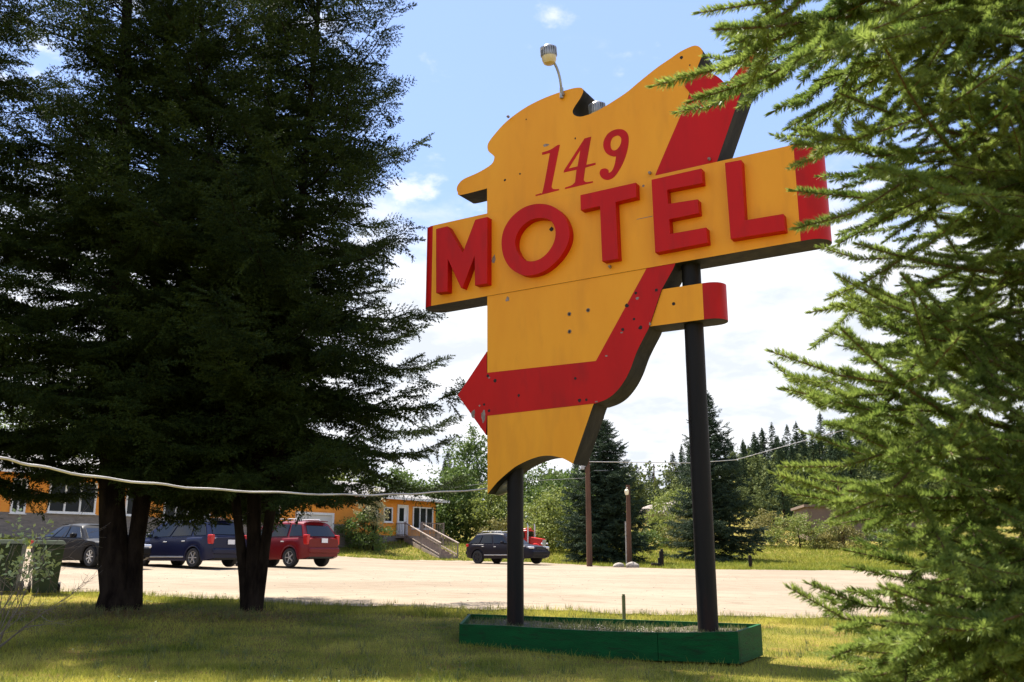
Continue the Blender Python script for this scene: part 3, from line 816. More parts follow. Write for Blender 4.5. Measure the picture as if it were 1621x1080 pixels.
big_spruce('spruce_tree', 'dark spruce whose slimmer trunk forks into three stems, nearest the motel sign', (397, 962), 16.0, [
    ([(392, 962, 16), (384, 890, 16), (372, 780, 15.9), (350, 500, 15.6), (330, 200, 15.4)], .085, 2.6, 13.2, 2.9, 170),
    ([(400, 962, 16), (402, 870, 16), (402, 780, 16.1), (420, 500, 16.4), (425, 200, 16.8)], .125, 2.6, 14.8, 2.9, 165),
    ([(404, 962, 16.05), (417, 880, 16), (433, 780, 16.0), (462, 500, 16.0), (492, 150, 16.0)], .10, 2.3, 15.2, 4.3, 250)], 22)
big_spruce('spruce_tree', 'dark spruce at the far left edge, its sunlit boughs above the green bins', (-95, 955), 15.6, [
    ([(-95, 955, 15.6), (-92, 780, 15.6), (-80, 500, 15.6), (-60, 200, 15.6)], .26, 2.15, 14.5, 3.7, 200)], 23)

# ---------------------------------------------------------------- the near spruce on the right
rg = np.random.default_rng(31)
def near_branch(rng, L=1.4, nn=640, rich=1.0):
    """bough along +x, side shoots in a flat fan, needles as kites; also twig wood"""
    N = []; wd_ = []
    sagA, upA = rng.uniform(.05, .16), rng.uniform(.05, .22); bd = rng.normal(0, .06)
    ax = lambda t: np.array([L * t, L * bd * t * t, L * (-sagA * t * t + upA * t ** 3)])
    n = 10
    for k in range(n):
        a, b = ax(k / n), ax((k + 1) / n); r = .0075 * (1 - k / n) + .002
        wd_.append((a, b, r, r - .0006))
        if k >= 4: N.append(needles_on(rng, a, b, int(nn * L / n), .0200, .00135, True, .5))
    def shoot(p, d, l, lev):
        q = p + d * l; q = q + np.array([0, 0, rng.uniform(-.06, .14) * l])
        m = (p + q) / 2 + np.array([0, 0, -.06 * l]) + rng.normal(0, .025 * l, 3)
        r = .0028 if lev == 0 else .0016
        wd_.append((p, m, r, r * .8)); wd_.append((m, q, r * .8, r * .6))
        N.append(needles_on(rng, p, m, int(nn * l / 2), .0200, .00135, True, .5, .55)); N.append(needles_on(rng, m, q, int(nn * l / 2), .0180, .0013, True, .45, .6))
        if lev == 0:
            kk = max(1, int(l / .15))
            for i in range(kk):
                t = .18 + .66 * (i + rng.random() * .6) / kk
                for sg in (-1, 1):
                    if rng.random() < .3: continue
                    a = R(rng.uniform(34, 52)) * sg
                    dd = d * math.cos(a) + np.cross([0, 0, 1], d) * math.sin(a) + np.array([0, 0, rng.uniform(-.35, .2)])
                    pt = p + (m - p) * min(1, 2 * t) + (q - m) * max(0, 2 * t - 1)
                    shoot(pt, unit(dd), l * .52 * (1.05 - .4 * t) * rng.uniform(.65, 1.15), 1)
    kk = 5
    for i in range(kk):
        t = .12 + .84 * (i + rng.random() * .5) / kk
        p = ax(t); tg = unit(ax(t + .03) - ax(t - .03))
        for sg in (-1, 1):
            if rng.random() < .08: continue
            a = R(rng.uniform(36, 56)) * sg
            d = tg * math.cos(a) + np.cross([0, 0, 1], tg) * math.sin(a) + np.array([0, 0, rng.uniform(-.40, .12)])
            shoot(p, unit(d), (.40 * (1.08 - t) + .20) * rng.uniform(.75, 1.15), 0)
        if rng.random() < .5:
            d = tg * .6 + np.array([rng.normal(0, .2), rng.normal(0, .3), rng.choice([-.8, .35])])
            shoot(p, unit(d), .20 * rng.uniform(.6, 1.1), 0)
    V = np.concatenate(N); nf = len(V); V = V.reshape(-1, 3)
    tv, tf = tubes4(wd_)
    return V, np.arange(len(V)).reshape(-1, 4), tv, tf
NT = np.array([2.35, 3.55]); NTz = gz(*NT)
near_t = thing('young_spruce', 'young green spruce close by on the right, its boughs reaching over the sign', 'tree', (NT[0], NT[1], NTz))
variants = []
for k in range(7):
    V, F, tv, tf = near_branch(np.random.default_rng(100 + k), 1.4, 3000)
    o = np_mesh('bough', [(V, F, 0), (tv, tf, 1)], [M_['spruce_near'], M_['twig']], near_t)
    variants.append(o)
tr = MB(); stem_tube(tr, [(0, 0, -.1), (.02, .03, 3), (0, .02, 7.5)], .085, .012, 12, 1.3, rg); tr.build('trunk', M_['bark'], near_t, smooth=True)
def proj(P):
    x, y, z = P[0], P[1], P[2] - EYE
    d = y * CP + z * SP; u = -y * SP + z * CP
    return CXP + FPX * x / d, CYP - FPX * u / d, d
used_v = [False] * 7
rb = random.Random(9)
def put(base, tip, roll=0.0, v=None, k=1.52):
    v = rb.randrange(7) if v is None else v
    base, tip = Vector(base), Vector(tip); d = tip - base; L = d.length
    if used_v[v]: o = variants[v].copy(); COL.objects.link(o); o.parent = near_t
    else: o = variants[v]; used_v[v] = True
    M = Matrix([list(r) for r in frames(np.array([list(d)]), np.array([[0, 0, 1.]]))[0]]).to_4x4() @ Matrix.Rotation(roll, 4, 'X')
    M = Matrix.Translation(base - Vector((NT[0], NT[1], NTz))) @ M @ Matrix.Scale(L / k, 4)
    o.matrix_basis = M
# boughs whose tips stand out in the photograph
tips = [(1050, 8, 2.25, 1.0), (1152, 45, 2.3, .9), (1090, 15, 2.5, 1.1), (1170, 20, 2.3, .9), (1208, 182, 2.3, .25), (1232, 160, 2.5, .25), (1296, 282, 2.2, .75), (1325, 372, 2.3, .3), (1370, 330, 2.6, .1),
        (1266, 478, 2.3, -.1), (1295, 440, 2.3, .1), (1325, 500, 2.5, .1), (1152, 602, 2.15, -.12), (1190, 668, 2.25, .0), (1202, 548, 2.35, -.2), (1215, 698, 2.2, -.1), (1232, 715, 2.3, 0),
        (1224, 914, 2.2, -.05), (1312, 886, 2.3, -.2), (1260, 985, 2.25, .05), (1295, 1008, 2.35, 0), (1335, 1040, 2.1, .1), (1395, 1065, 1.9, .2), (1365, 965, 2.5, .0), (1440, 850, 2.3, 0)]
for px, py, Y, up in tips:
    tp = at(px, py, Y); put((NT[0], NT[1], tp[2] + up + rb.uniform(-.05, .05)), tp, rb.uniform(-.5, .5), None, 1.45 if up > .7 else 1.60)
lim = [(-50, 1120), (60, 1220), (120, 1300), (190, 1320), (290, 1380), (365, 1430), (400, 1460), (430, 1450), (460, 1350), (560, 1330), (620, 1260), (700, 1270), (740, 1370), (780, 1480), (880, 1490), (930, 1350), (1080, 1370)]
cnt = 0; tries = 0
while cnt < 71 and tries < 6000:
    tries += 1
    h = rb.uniform(-.1, 5.2); a = rb.uniform(R(130), R(305)); L = rb.uniform(1.1, 1.95) * (1 - .06 * h)
    b = Vector((NT[0], NT[1], NTz + h)); t = b + Vector((math.cos(a) * L, math.sin(a) * L, L * rb.uniform(-.35, .25)))
    if t.y < .9 or t.z < .12: continue
    px, py, d = proj(t)
    if py < -250 or py > 1250 or px > 1900: continue
    l = np.interp(py, [q[0] for q in lim], [q[1] for q in lim])
    if px < l + 70 or (t.y < 1.9 and px < 1500): continue
    put(b, t, rb.uniform(-.6, .6)); cnt += 1

# inner growth round the trunk
V, F, w = spruce_crown(np.random.default_rng(44), [(0, 0, -.1), (.02, .03, 3), (0, .02, 7.5)], .15, lambda h, az: 1.0 * (1 - h / 8.2) * (1 + .25 * math.sin(5 * az + 3 * h)), 150, [make_spray(np.random.default_rng(45 + i), 6, 26, .050, .0052) for i in range(3)], .36, .10, hang=.4, sag=.3)
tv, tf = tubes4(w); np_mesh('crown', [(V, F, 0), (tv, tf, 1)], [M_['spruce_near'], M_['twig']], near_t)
# ================================================================ motel
FA = np.array([xat(0, 45), 45.0]); FB = np.array([xat(690, 71), 71.0])
fe = (FB - FA) / np.linalg.norm(FB - FA); fa_ = math.atan2(fe[1], fe[0]); FLEN = np.linalg.norm(FB - FA)
fb_ = np.array([-fe[1], fe[0]])              # into the building
def fac(px, py, off=0.0):
    d = ray(px, py); n2 = np.array([fb_[0], fb_[1], 0]); A = np.array([FA[0], FA[1], 0]); C = np.array([0, 0, EYE])
    t = ((A - C) @ n2 + off) / (d @ n2); P = C + d * t
    return (P[0] - FA[0]) * fe[0] + (P[1] - FA[1]) * fe[1], P[2]
motel = thing('motel_building', 'long low orange motel with white trimmed windows behind the parked cars', 'building', (FA[0], FA[1], 0), fa_)
DEP, EAVE, STN, FLOOR = 9.0, 5.35, 3.32, 2.67
x0, x1 = -16.0, fac(689, 830)[0]
xs_ = fac(545, 830)[0]
b = MB()
b.box(((x0 + x1) / 2, DEP / 2, (STN + EAVE) / 2), (x1 - x0, DEP, EAVE - STN))
nb = int((EAVE - STN) / .16)
for k in range(nb):
    z = STN + .16 * k + .08
    b.add([(x0, -.004, z + .078), (x1, -.004, z + .078), (x1, -.022, z - .078), (x0, -.022, z - .078)], [(0, 3, 2, 1)])
    b.add([(x0, -.004, z - .078), (x1, -.004, z - .078), (x1, -.022, z - .078), (x0, -.022, z - .078)], [(0, 1, 2, 3)])
b.build('wall', M_['orange'], motel)
b = MB(); b.box(((xs_ + x1) / 2, DEP / 2 + .01, (FLOOR + STN) / 2 - .002), (x1 - xs_, DEP - .02, STN - FLOOR)); b.build('lower_wall', M_['orange'], motel)
b = MB(); b.box(((x0 + xs_) / 2, DEP / 2 - .03, STN / 2 - .004), (xs_ - x0, DEP + .06, STN))
b.box(((xs_ + x1) / 2 + .01, DEP / 2 + .02, FLOOR / 2 - .004), (x1 - xs_, DEP - .04, FLOOR)); b.build('stone_base', M_['stone'], motel)
# hipped roof
ov = .75; zr = EAVE + 1.35; yr_ = DEP / 2
b = MB()
b.add([(x0 - ov, -ov, EAVE), (x1 + ov, -ov, EAVE), (x1 + ov, DEP + ov, EAVE), (x0 - ov, DEP + ov, EAVE), (x0 + 4, yr_, zr), (x1 - 4, yr_, zr),
       (x0 - ov, -ov, EAVE - .05), (x1 + ov, -ov, EAVE - .05), (x1 + ov, DEP + ov, EAVE - .05), (x0 - ov, DEP + ov, EAVE - .05)],
      [(0, 1, 5, 4), (1, 2, 5), (2, 3, 4, 5), (3, 0, 4), (6, 9, 8, 7)])
roof = b.build('roof', M_['roof'], motel)
b = MB()
b.box(((x0 + x1) / 2, -ov - .012, EAVE - .075), (x1 - x0 + 2 * ov + .05, .025, .17)); b.box((x1 + ov + .012, DEP / 2, EAVE - .075), (.025, DEP + 2 * ov, .17))
b.build('fascia', M_['white'], roof)
def window(pxa, pxb, pyt, pyb, n, name='window', glass='glass', fr=.09, z0=None, z1=None):
    xa = fac(pxa, pyb)[0]; xb = fac(pxb, pyb)[0]
    za = fac((pxa + pxb) / 2, pyb)[1] if z0 is None else z0; zb = fac((pxa + pxb) / 2, pyt)[1] if z1 is None else z1
    f = MB(); y = -.045; d = .10
    f.box(((xa + xb) / 2, y, za + fr / 2), (xb - xa, d, fr)); f.box(((xa + xb) / 2, y, zb - fr / 2), (xb - xa, d, fr))
    f.box(((xa + xb) / 2, y - .02, za - .02), (xb - xa + .1, d + .06, .04))
    for k in range(n + 1):
        x = xa + fr / 2 + (xb - xa - fr) * k / n; f.box((x, y - .002, (za + zb) / 2), (fr, d, zb - za - 2 * fr))
    fo = f.build(name, M_['white'], motel)
    for k in range(n):
        w = (xb - xa - fr) / n; x = xa + fr / 2 + w * (k + .5)
        p = MB(); p.box((x, -.03, (za + zb) / 2), (w - fr - .004, .012, zb - za - 2 * fr - .004)); p.build('pane', M_[glass], fo)
    return xa, xb, za, zb
ZT = 4.98
window(14, 38, 0, 813, 2, z1=ZT); window(73, 149, 0, 813, 3, z1=ZT); window(196, 234, 0, 817, 2, z1=ZT)
window(256, 331, 0, 826, 4, z1=ZT); window(371, 441, 0, 825, 4, z1=ZT)
window(-70, -30, 0, 812, 2, z1=ZT); window(577, 597, 799, 825, 1, glass='offwhite'); window(606, 620, 803, 827, 1); window(652, 684, 803, 838, 3)
# door
xa, xb = fac(627, 850)[0], fac(644, 850)[0]
f = MB(); fr = .11
for x in (xa + fr / 2, xb - fr / 2): f.box((x, -.05, FLOOR + 1.05), (fr, .10, 2.1))
f.box(((xa + xb) / 2, -.05, FLOOR + 2.1 + fr / 2), (xb - xa, .10, fr))
do = f.build('door', M_['white'], motel)
f = MB(); f.box(((xa + xb) / 2, -.025, FLOOR + 1.05), (xb - xa - 2 * fr - .006, .04, 2.09)); f.build('door_leaf', M_['white'], do)
f = MB(); f.box(((xa + xb) / 2 - .1, -.05, FLOOR + 1.5), ((xb - xa) * .42, .012, .95)); f.build('door_pane', M_['glass'], do)
f = MB(); f.lathe([(.02, 0), (.035, .03), (.03, .06)], 10, 0, Matrix.Translation((xb - .22, -.05, FLOOR + 1)) @ Matrix.Rotation(R(90), 4, 'X')); f.build('door_handle', M_['galv'], do)
# garage door
xa, xb = fac(465, 850)[0], fac(525, 850)[0]; zt = fac(495, 815)[1]; zb = 1.0
f = MB(); fr = .16
for x in (xa + fr / 2, xb - fr / 2): f.box((x, -.10, (zb + zt) / 2), (fr, .14, zt - zb))
f.box(((xa + xb) / 2, -.10, zt + fr / 2), (xb - xa, .14, fr))
go = f.build('garage_door', M_['white'], motel)
f = MB()
for k in range(4): f.box(((xa + xb) / 2, -.075, zb + (zt - zb) * (k + .5) / 4), (xb - xa - 2 * fr, .03, (zt - zb) / 4 - .02))
f.build('door_panel', M_['offwhite'], go)

# ================================================================ wooden stairs with landing
TL = at(641, 852, 67.2); FT_ = at(697, 886, 60.0)
dv = np.array([FT_[0] - TL[0], FT_[1] - TL[1]]); run = np.linalg.norm(dv); dv /= run; sd = np.array([-dv[1], dv[0]])     # to the left looking down
if sd[0] < 0: sd = -sd
gzb = gz(FT_[0], FT_[1]); top_z = FLOOR - .05
st_ = thing('wooden_stairs', 'weathered wooden steps with slatted handrails climbing the lawn to the white door', 'stairs', (FT_[0], FT_[1], gzb))
def S(u, v, z): return (FT_[0] + (TL[0] - FT_[0]) * u + sd[0] * v - FT_[0], FT_[1] + (TL[1] - FT_[1]) * u + sd[1] * v - FT_[1], z - gzb)
WID = 1.15; NST = 10
for k in range(NST):
    u = (k + .5) / NST; z = gzb + (top_z - gzb) * (k + 1) / NST
    b = MB(); b.bar(S(u, 0, z - .03), S(u, WID, z - .03), run / NST * 1.05, .06); b.bar(S(u - .5 / NST, .02, z - .12), S(u - .5 / NST, WID - .02, z - .12), .02, .2); b.build('step', M_['greywood'], st_)
for v in (-.03, WID + .03):
    b = MB(); b.bar(S(0, v, gzb - .05), S(1, v, top_z - .2), .05, .30); b.build('stringer', M_['greywood'], st_)
    b = MB(); b.bar(S(-.02, v, gzb + .98), S(1.0, v, top_z + .95), .09, .06); b.bar(S(0, v, gzb + .25), S(1, v, top_z + .15), .05, .06)
    for k in range(27):
        u = (k + .5) / 27; z = gzb + (top_z - gzb) * u; b.bar(S(u, v, z + .0), S(u, v, z + .95), .04, .035, up=(1, 0, 0))
    for u in (0.0, .5, 1.0):
        z = gzb + (top_z - gzb) * u; b.bar(S(u, v, z - .3), S(u, v, z + 1.02), .09, .09, up=(1, 0, 0))
    b.build('handrail', M_['greywood'], st_)
pA, pB = at(606, 852, 67.6), at(641, 852, 67.2); pC, pD = at(668, 852, 66.8), at(702, 852, 68.3)
def fence_run(A, B, n, wide):
    b = MB(); L = lambda t, z: (A[0] + (B[0] - A[0]) * t - FT_[0], A[1] + (B[1] - A[1]) * t - FT_[1], z - gzb)
    b.bar(L(0, top_z + .92), L(1, top_z + .92), .09, .06); b.bar(L(0, top_z + .1), L(1, top_z + .1), .05, .06)
    for k in range(n): b.bar(L((k + .5) / n, top_z), L((k + .5) / n, top_z + .9), wide, .03, up=(1, 0, 0))
    for t in (0, 1): b.bar(L(t, top_z - 1.2), L(t, top_z + 1.0), .09, .09, up=(1, 0, 0))
    return b.build('railing', M_['greywood'], st_)
fence_run(pA, pB, 14, .045); fence_run(pC, pD, 12, .11)
b = MB(); q = [pA, pB, pC, pD]
fl = [(p[0] - FT_[0], p[1] - FT_[1]) for p in (pA, pB, pC, pD)] 
bx = lambda p, k: (p[0] - FT_[0] + fb_[0] * k, p[1] - FT_[1] + fb_[1] * k)
ring = [bx(pA, 0), bx(pB, 0), bx(pC, 0), bx(pD, 0), bx(pD, 2.2), bx(pA, 2.2)]
b.add([(x, y, top_z - gzb - .12) for x, y in ring] + [(x, y, top_z - gzb) for x, y in ring], [tuple(range(6))[::-1], tuple(range(6, 12))] + [(i, (i + 1) % 6, 6 + (i + 1) % 6, 6 + i) for i in range(6)])
b.build('landing', M_['greywood'], st_)

# ================================================================ vehicles
def wheel(parent, x, y, r, w, side, spokes=5, dark=False):
    M = Matrix.Translation((x, y, r)) @ Matrix.Rotation(R(-90 * side), 4, 'X')
    b = MB(); b.lathe([(r * .62, -w / 2), (r * .93, -w / 2), (r, -w * .32), (r, w * .32), (r * .93, w / 2), (r * .66, w / 2), (r * .62, w * .3)], 28, 0, M)
    t = b.build('wheel', M_['tyre'], parent, smooth=True, angle=40)
    h = MB(); h.lathe([(r * .64, -w * .1), (r * .66, w * .42), (r * .60, w * .42), (r * .58, w * .16), (.03, w * .14)], 28, 0, M)
    h.lathe([(r * .16, w * .1), (r * .15, w * .36), (r * .05, w * .38)], 12, 0, M)
    for k in range(spokes):
        h.bar(*[M @ Matrix.Rotation(2 * math.pi * k / spokes, 4, 'Z') @ Vector(p) for p in ((r * .1, 0, w * .31), (r * .61, 0, w * .36))], .055 * r / .33, .035 * r / .33)
    h.build('rim', M_['black'] if dark else M_['rim'], t, smooth=True, angle=30)
    d = MB(); d.lathe([(r * .58, w * .17), (.04, w * .165)], 20, 0, M); d.build('brake_disc', M_['black'], t)
def car(name, label, loc, rz, p, mp, group=None):
    """x forward; p: dict of sizes"""
    t = thing(name, label, 'car', loc, rz, group)
    L, Wd, r = p['L'] / 2, p['W'] / 2, p['r']
    prof = p['prof']                      # (x, shoulder height) rear to front
    px_ = [q[0] for q in prof]; pz_ = [q[1] for q in prof]
    n = 110; X = np.linspace(-L, L, n)
    ZS = np.interp(X, px_, pz_); k5 = np.ones(5) / 5; ZS = np.convolve(np.pad(ZS, 2, 'edge'), k5, 'valid')
    e = np.clip((L - np.abs(X)) / .55, 0, 1)
    WW = Wd * (1 - .16 * (1 - e) ** 2.2)
    zb0 = p['clear'] + .10 * (1 - np.clip((L - np.abs(X)) / .5, 0, 1)) ** 1.5
    ZB = zb0.copy(); ar = r * 1.17
    for wx in (p['wr'], p['wf']):
        dx = np.abs(X - wx); a = np.where(dx < ar, r + np.sqrt(np.maximum(ar ** 2 - dx ** 2, 0)), 0); ZB = np.maximum(ZB, a)
    vs = []; m = 8
    for i in range(n):
        x, w, zs, zb = X[i], WW[i], ZS[i], min(ZB[i], ZS[i] - .12)
        mid = zb + (zs - zb) * .45
        xs2 = x * (1 - .035 * 0)
        half = [(w * .80, zb + .002), (w * .965, zb), (w * .985, zb + (mid - zb) * .4), (w, mid), (w * .985, zb + (zs - zb) * .80), (w * .95, zs - .03), (w * .86, zs), (w * .45, zs + .025), (0, zs + .035)]
        vs += [(xs2, y, z) for y, z in half] + [(xs2, -y, z) for y, z in half[-2::-1]]
    q = 17; fs = []
    for i in range(n - 1):
        for k in range(q - 1): fs.append((i * q + k, (i + 1) * q + k, (i + 1) * q + k + 1, i * q + k + 1))
    fs.append(tuple(range(q))); fs.append(tuple((n - 1) * q + k for k in range(q))[::-1])
    b = MB(); b.add(vs, fs); b.build('body', mp, t, smooth=True, angle=50)
    u = MB(); u.box((0, 0, p['clear'] + .22), (2 * L * .93, 2 * Wd * .76, .36)); u.build('underbody', M_['black'], t)
    # greenhouse: four slanted corners
    (xr0, xr1, xf1, xf0), zr, wt = p['cab'], p['H'], p['wt']
    def zsh(x): return float(np.interp(x, px_, pz_)) - .02
    wb = Wd * .935
    NX = 24
    def cabin_pt(x, f, side):
        z0 = zsh(x); w0, w1 = wb, wt
        rf = zr - .05 - .05 * ((x - (xr1 + xf1) / 2) / ((xf1 - xr1) / 2 + .01)) ** 2
        return (x, side * (w0 + (w1 - w0) * f), z0 + (rf - z0) * f)
    def edge_x(u, f):  # u 0 rear..1 front at height f
        a = xr0 + (xr1 - xr0) * f; c = xf0 + (xf1 - xf0) * f; return a + (c - a) * u
    c = MB(); vs = []; rows = [0, .25, .5, .75, .93]
    for i in range(NX + 1):
        uu = i / NX; sec = []
        for f in rows: sec.append(cabin_pt(edge_x(uu, f), f, 1))
        x1_, y1_, z1_ = cabin_pt(edge_x(uu, 1), 1, 1)
        sec += [(x1_, y1_ - .03, z1_), (x1_, y1_ - .16, z1_ + .035), (x1_, y1_ * .45, z1_ + .052), (x1_, 0, z1_ + .056)]
        vs += sec + [(x, -y, z) for x, y, z in sec[-2::-1]]
    q = 17; fs = []
    for i in range(NX):
        for k in range(q - 1): fs.append((i * q + k, (i + 1) * q + k, (i + 1) * q + k + 1, i * q + k + 1))
    fs.append(tuple(range(q))); fs.append(tuple(NX * q + k for k in range(q))[::-1])
    c.add(vs, fs); c.build('cabin', mp, t, smooth=True, angle=40)
    for side in (1, -1):
        for ua, ub in p['win']:
            w_ = MB(); vv = []
            f0, f1 = .10, .86
            K = 6
            for k in range(K + 1):
                u_ = ua + (ub - ua) * k / K
                for f in (f0, f1):
                    x, y, z = cabin_pt(edge_x(u_, f), f, side); vv.append((x, y + side * .008, z))
            w_.add(vv, [(2 * k, 2 * k + 2, 2 * k + 3, 2 * k + 1) if side < 0 else (2 * k, 2 * k + 1, 2 * k + 3, 2 * k + 2) for k in range(K)])
            wo_ = w_.build('window', M_['carglass'], t)
            s_ = wo_.modifiers.new('thick', 'SOLIDIFY'); s_.thickness = .012; s_.offset = 1
    for nm, xa, xb, sg in (('windshield', xf0, xf1, 1), ('rear_window', xr0, xr1, -1)):
        w_ = MB(); vv = []; fl_ = (.10, .86) if nm == 'windshield' else p.get('rw', (.12, .84))
        for f in fl_:
            x = xa + (xb - xa) * f; pt = cabin_pt(x, f, 1)
            for y in (-1, -.5, 0, .5, 1): vv.append((x + sg * (.014 ), y * (pt[1] - .10), pt[2]))
        w_.add(vv, [(k, k + 1, 6 + k, 5 + k) if sg > 0 else (k, 5 + k, 6 + k, k + 1) for k in range(4)])
        wo_ = w_.build(nm, M_['carglass'], t); s_ = wo_.modifiers.new('thick', 'SOLIDIFY'); s_.thickness = .015; s_.offset = 0
    for wx in (p['wr'], p['wf']):
        for s_ in (1, -1): wheel(t, wx, s_ * (Wd - .115), r, .22, s_, p.get('spokes', 5), p.get('darkrim', False))
    for s_ in (1, -1):
        b = MB(); z = p['tl'][0]; h = p['tl'][1]
        b.box((-L + .13, s_ * (Wd * .855), z), (.24, .14, h)); b.build('taillight', M_['lampred'], t, bevel=.03)
        b = MB(); b.box((L - .17, s_ * (Wd * .74), p['hl']), (.30, .30, .12)); b.build('headlight', M_['lampclear'], t, bevel=.04)
        b = MB(); xm = edge_x(.84, .12); b.box((xm, s_ * (Wd + .09), zsh(xm) + .12), (.16, .20, .14)); b.build('mirror', mp, t, bevel=.04)
        for u_ in p['handles']:
            b = MB(); x = edge_x(u_, 0); b.box((x, s_ * (Wd * .992), zsh(x) - .13), (.17, .04, .035)); b.build('door_handle', M_['rim'] if p.get('chrome', 1) else mp, t, bevel=.01)
        if p.get('rail'):
            b = MB(); ys_ = s_ * (wt - .14)
            b.tube([(xr1 + .25, ys_, zr - .03), (xr1 + .33, ys_, zr + .06), (xf1 - .3, ys_, zr + .07), (xf1 - .2, ys_, zr - .02)], .018, 8); b.build('roof_rail', M_['rim'] if p['rail'] == 1 else M_['black'], t, smooth=True)
        if p.get('strip'):
            b = MB(); b.box(((p['wr'] + p['wf']) / 2, s_ * (Wd + .004), p['strip']), (p['wf'] - p['wr'] - 2 * r * 1.35, .03, .05)); b.build('side_strip', M_['rim'], t, bevel=.01)
        b = MB()
        for wx in (p['wr'], p['wf']):
            ps = [(wx + ar * 1.03 * math.cos(a), s_ * (Wd * .985), r + ar * 1.03 * math.sin(a)) for a in [math.pi * k / 16 for k in range(17)]]
            b.tube(ps, .022, 6)
        b.build('wheel_arch', mp, t, smooth=True)
    b = MB(); b.box((-L - .015, 0, p['clear'] + .33), (.12, Wd * 1.72, .20)); b.build('bumper', mp if not p.get('dbump') else M_['black'], t, bevel=.05)
    b = MB(); b.box((L + .0, 0, p['clear'] + .30), (.12, Wd * 1.66, .22)); b.build('bumper', mp, t, bevel=.05)
    b = MB(); b.box((L + .0, 0, p['hl'] - .02), (.05, Wd * .9, .13)); b.build('grille', M_['black'], t, bevel=.01)
    b = MB(); b.box((-L - .03, 0, p['plate']), (.02, .31, .16)); b.build('licence_plate', M_['plate'], t)
    b = MB(); b.box((xr1 - .04, 0, zr - .02), (.22, wt * 1.5, .03)); b.build('spoiler', mp, t, bevel=.01)
    return t
def park(px, py, Y, yaw):
    x = xat(px, Y, py); return (x, Y, gz(x, Y) + .025)
GP = 'cars parked on the gravel lot'
van = dict(L=4.55, W=1.82, H=1.66, r=.33, clear=.22, wr=-1.42, wf=1.28, wt=.64, cab=(-2.2, -1.78, .55, 1.40),
           prof=[(-2.28, .98), (-2.1, 1.06), (0, 1.02), (1.2, .98), (1.9, .86), (2.15, .74), (2.28, .58)], win=[(.05, .235), (.27, .56), (.585, .90)], rw=(.18, .90),
           tl=(.95, .32), hl=.72, plate=.86, handles=(.36, .62), rail=2, strip=.36, spokes=6)
car('parked_car', 'dark navy estate car with roof rails parked between the two spruce trunks', park(291, 900, 33.8, 0), R(150), van, M_['p_navy'], GP)
suv = dict(L=4.35, W=1.83, H=1.68, r=.345, clear=.27, wr=-1.33, wf=1.30, wt=.65, cab=(-2.08, -1.72, .25, 1.05),
           prof=[(-2.17, 1.0), (-2.0, 1.08), (0, 1.05), (1.0, 1.02), (1.8, .93), (2.05, .80), (2.17, .6)], win=[(.05, .27), (.31, .60), (.625, .92)], rw=(.12, .86),
           tl=(.98, .36), hl=.80, plate=.95, handles=(.36, .64), rail=1, spokes=5)
car('parked_car', 'dark red sport utility car parked in front of the white garage door', park(444, 899, 35.6, 0), R(148), suv, M_['p_maroon'], GP)
sed = dict(L=4.52, W=1.80, H=1.43, r=.325, clear=.20, wr=-1.38, wf=1.38, wt=.56, cab=(-1.75, -1.0, .28, 1.02),
           prof=[(-2.26, .86), (-2.1, .99), (-1.2, .97), (0, .93), (1.0, .90), (1.8, .80), (2.1, .68), (2.26, .55)], win=[(.08, .27), (.30, .56), (.585, .92)],
           tl=(.80, .18), hl=.66, plate=.75, handles=(.40, .66), spokes=7, chrome=0)
car('parked_car', 'low black sedan parked nose out beside the thick forked spruce trunk', park(140, 897, 32.0, 0), R(-33), sed, M_['p_black'], GP)
jp = dict(L=4.78, W=1.92, H=1.76, r=.385, clear=.30, wr=-1.45, wf=1.45, wt=.68, cab=(-2.22, -1.72, .25, 1.05),
          prof=[(-2.39, 1.02), (-2.2, 1.14), (0, 1.10), (1.0, 1.08), (1.95, 1.0), (2.25, .90), (2.39, .66)], win=[(.05, .26), (.29, .57), (.60, .92)], rw=(.2, .86),
          tl=(1.04, .16), hl=.90, plate=.95, handles=(.36, .63), rail=1, strip=.50, spokes=5, darkrim=True)
car('parked_car', 'dark violet grey sport utility car half hidden by the left sign post', park(803, 893, 53.5, 0), R(-38), jp, M_['p_dusk'], GP)

# red lorry tractor behind
p = at(836, 860, 66); tz = gz(p[0], 66)
tk = thing('red_truck', 'red lorry cab with silver exhaust stacks peeping over the dark car', 'truck', (p[0], 66, tz), R(-25), scale=.56)
zt_ = 3.25 / 1.0
b = MB(); b.box((-.5, 0, 1.9), (1.7, 2.2, 2.1)); b.box((-.5, 0, 3.05), (1.3, 1.9, .25)); b.build('cab', M_['p_truck'], tk, bevel=.12, seg=3)
b = MB(); b.add([(.35, -.75, .9), (2.2, -.62, .9), (2.2, .62, .9), (.35, .75, .9), (.35, -.75, 2.15), (2.2, -.55, 1.85), (2.2, .55, 1.85), (.35, .75, 2.15)], [(0, 3, 2, 1), (4, 5, 6, 7), (0, 1, 5, 4), (1, 2, 6, 5), (2, 3, 7, 6), (3, 0, 4, 7)])
b.build('hood', M_['p_truck'], tk, bevel=.08, seg=3)
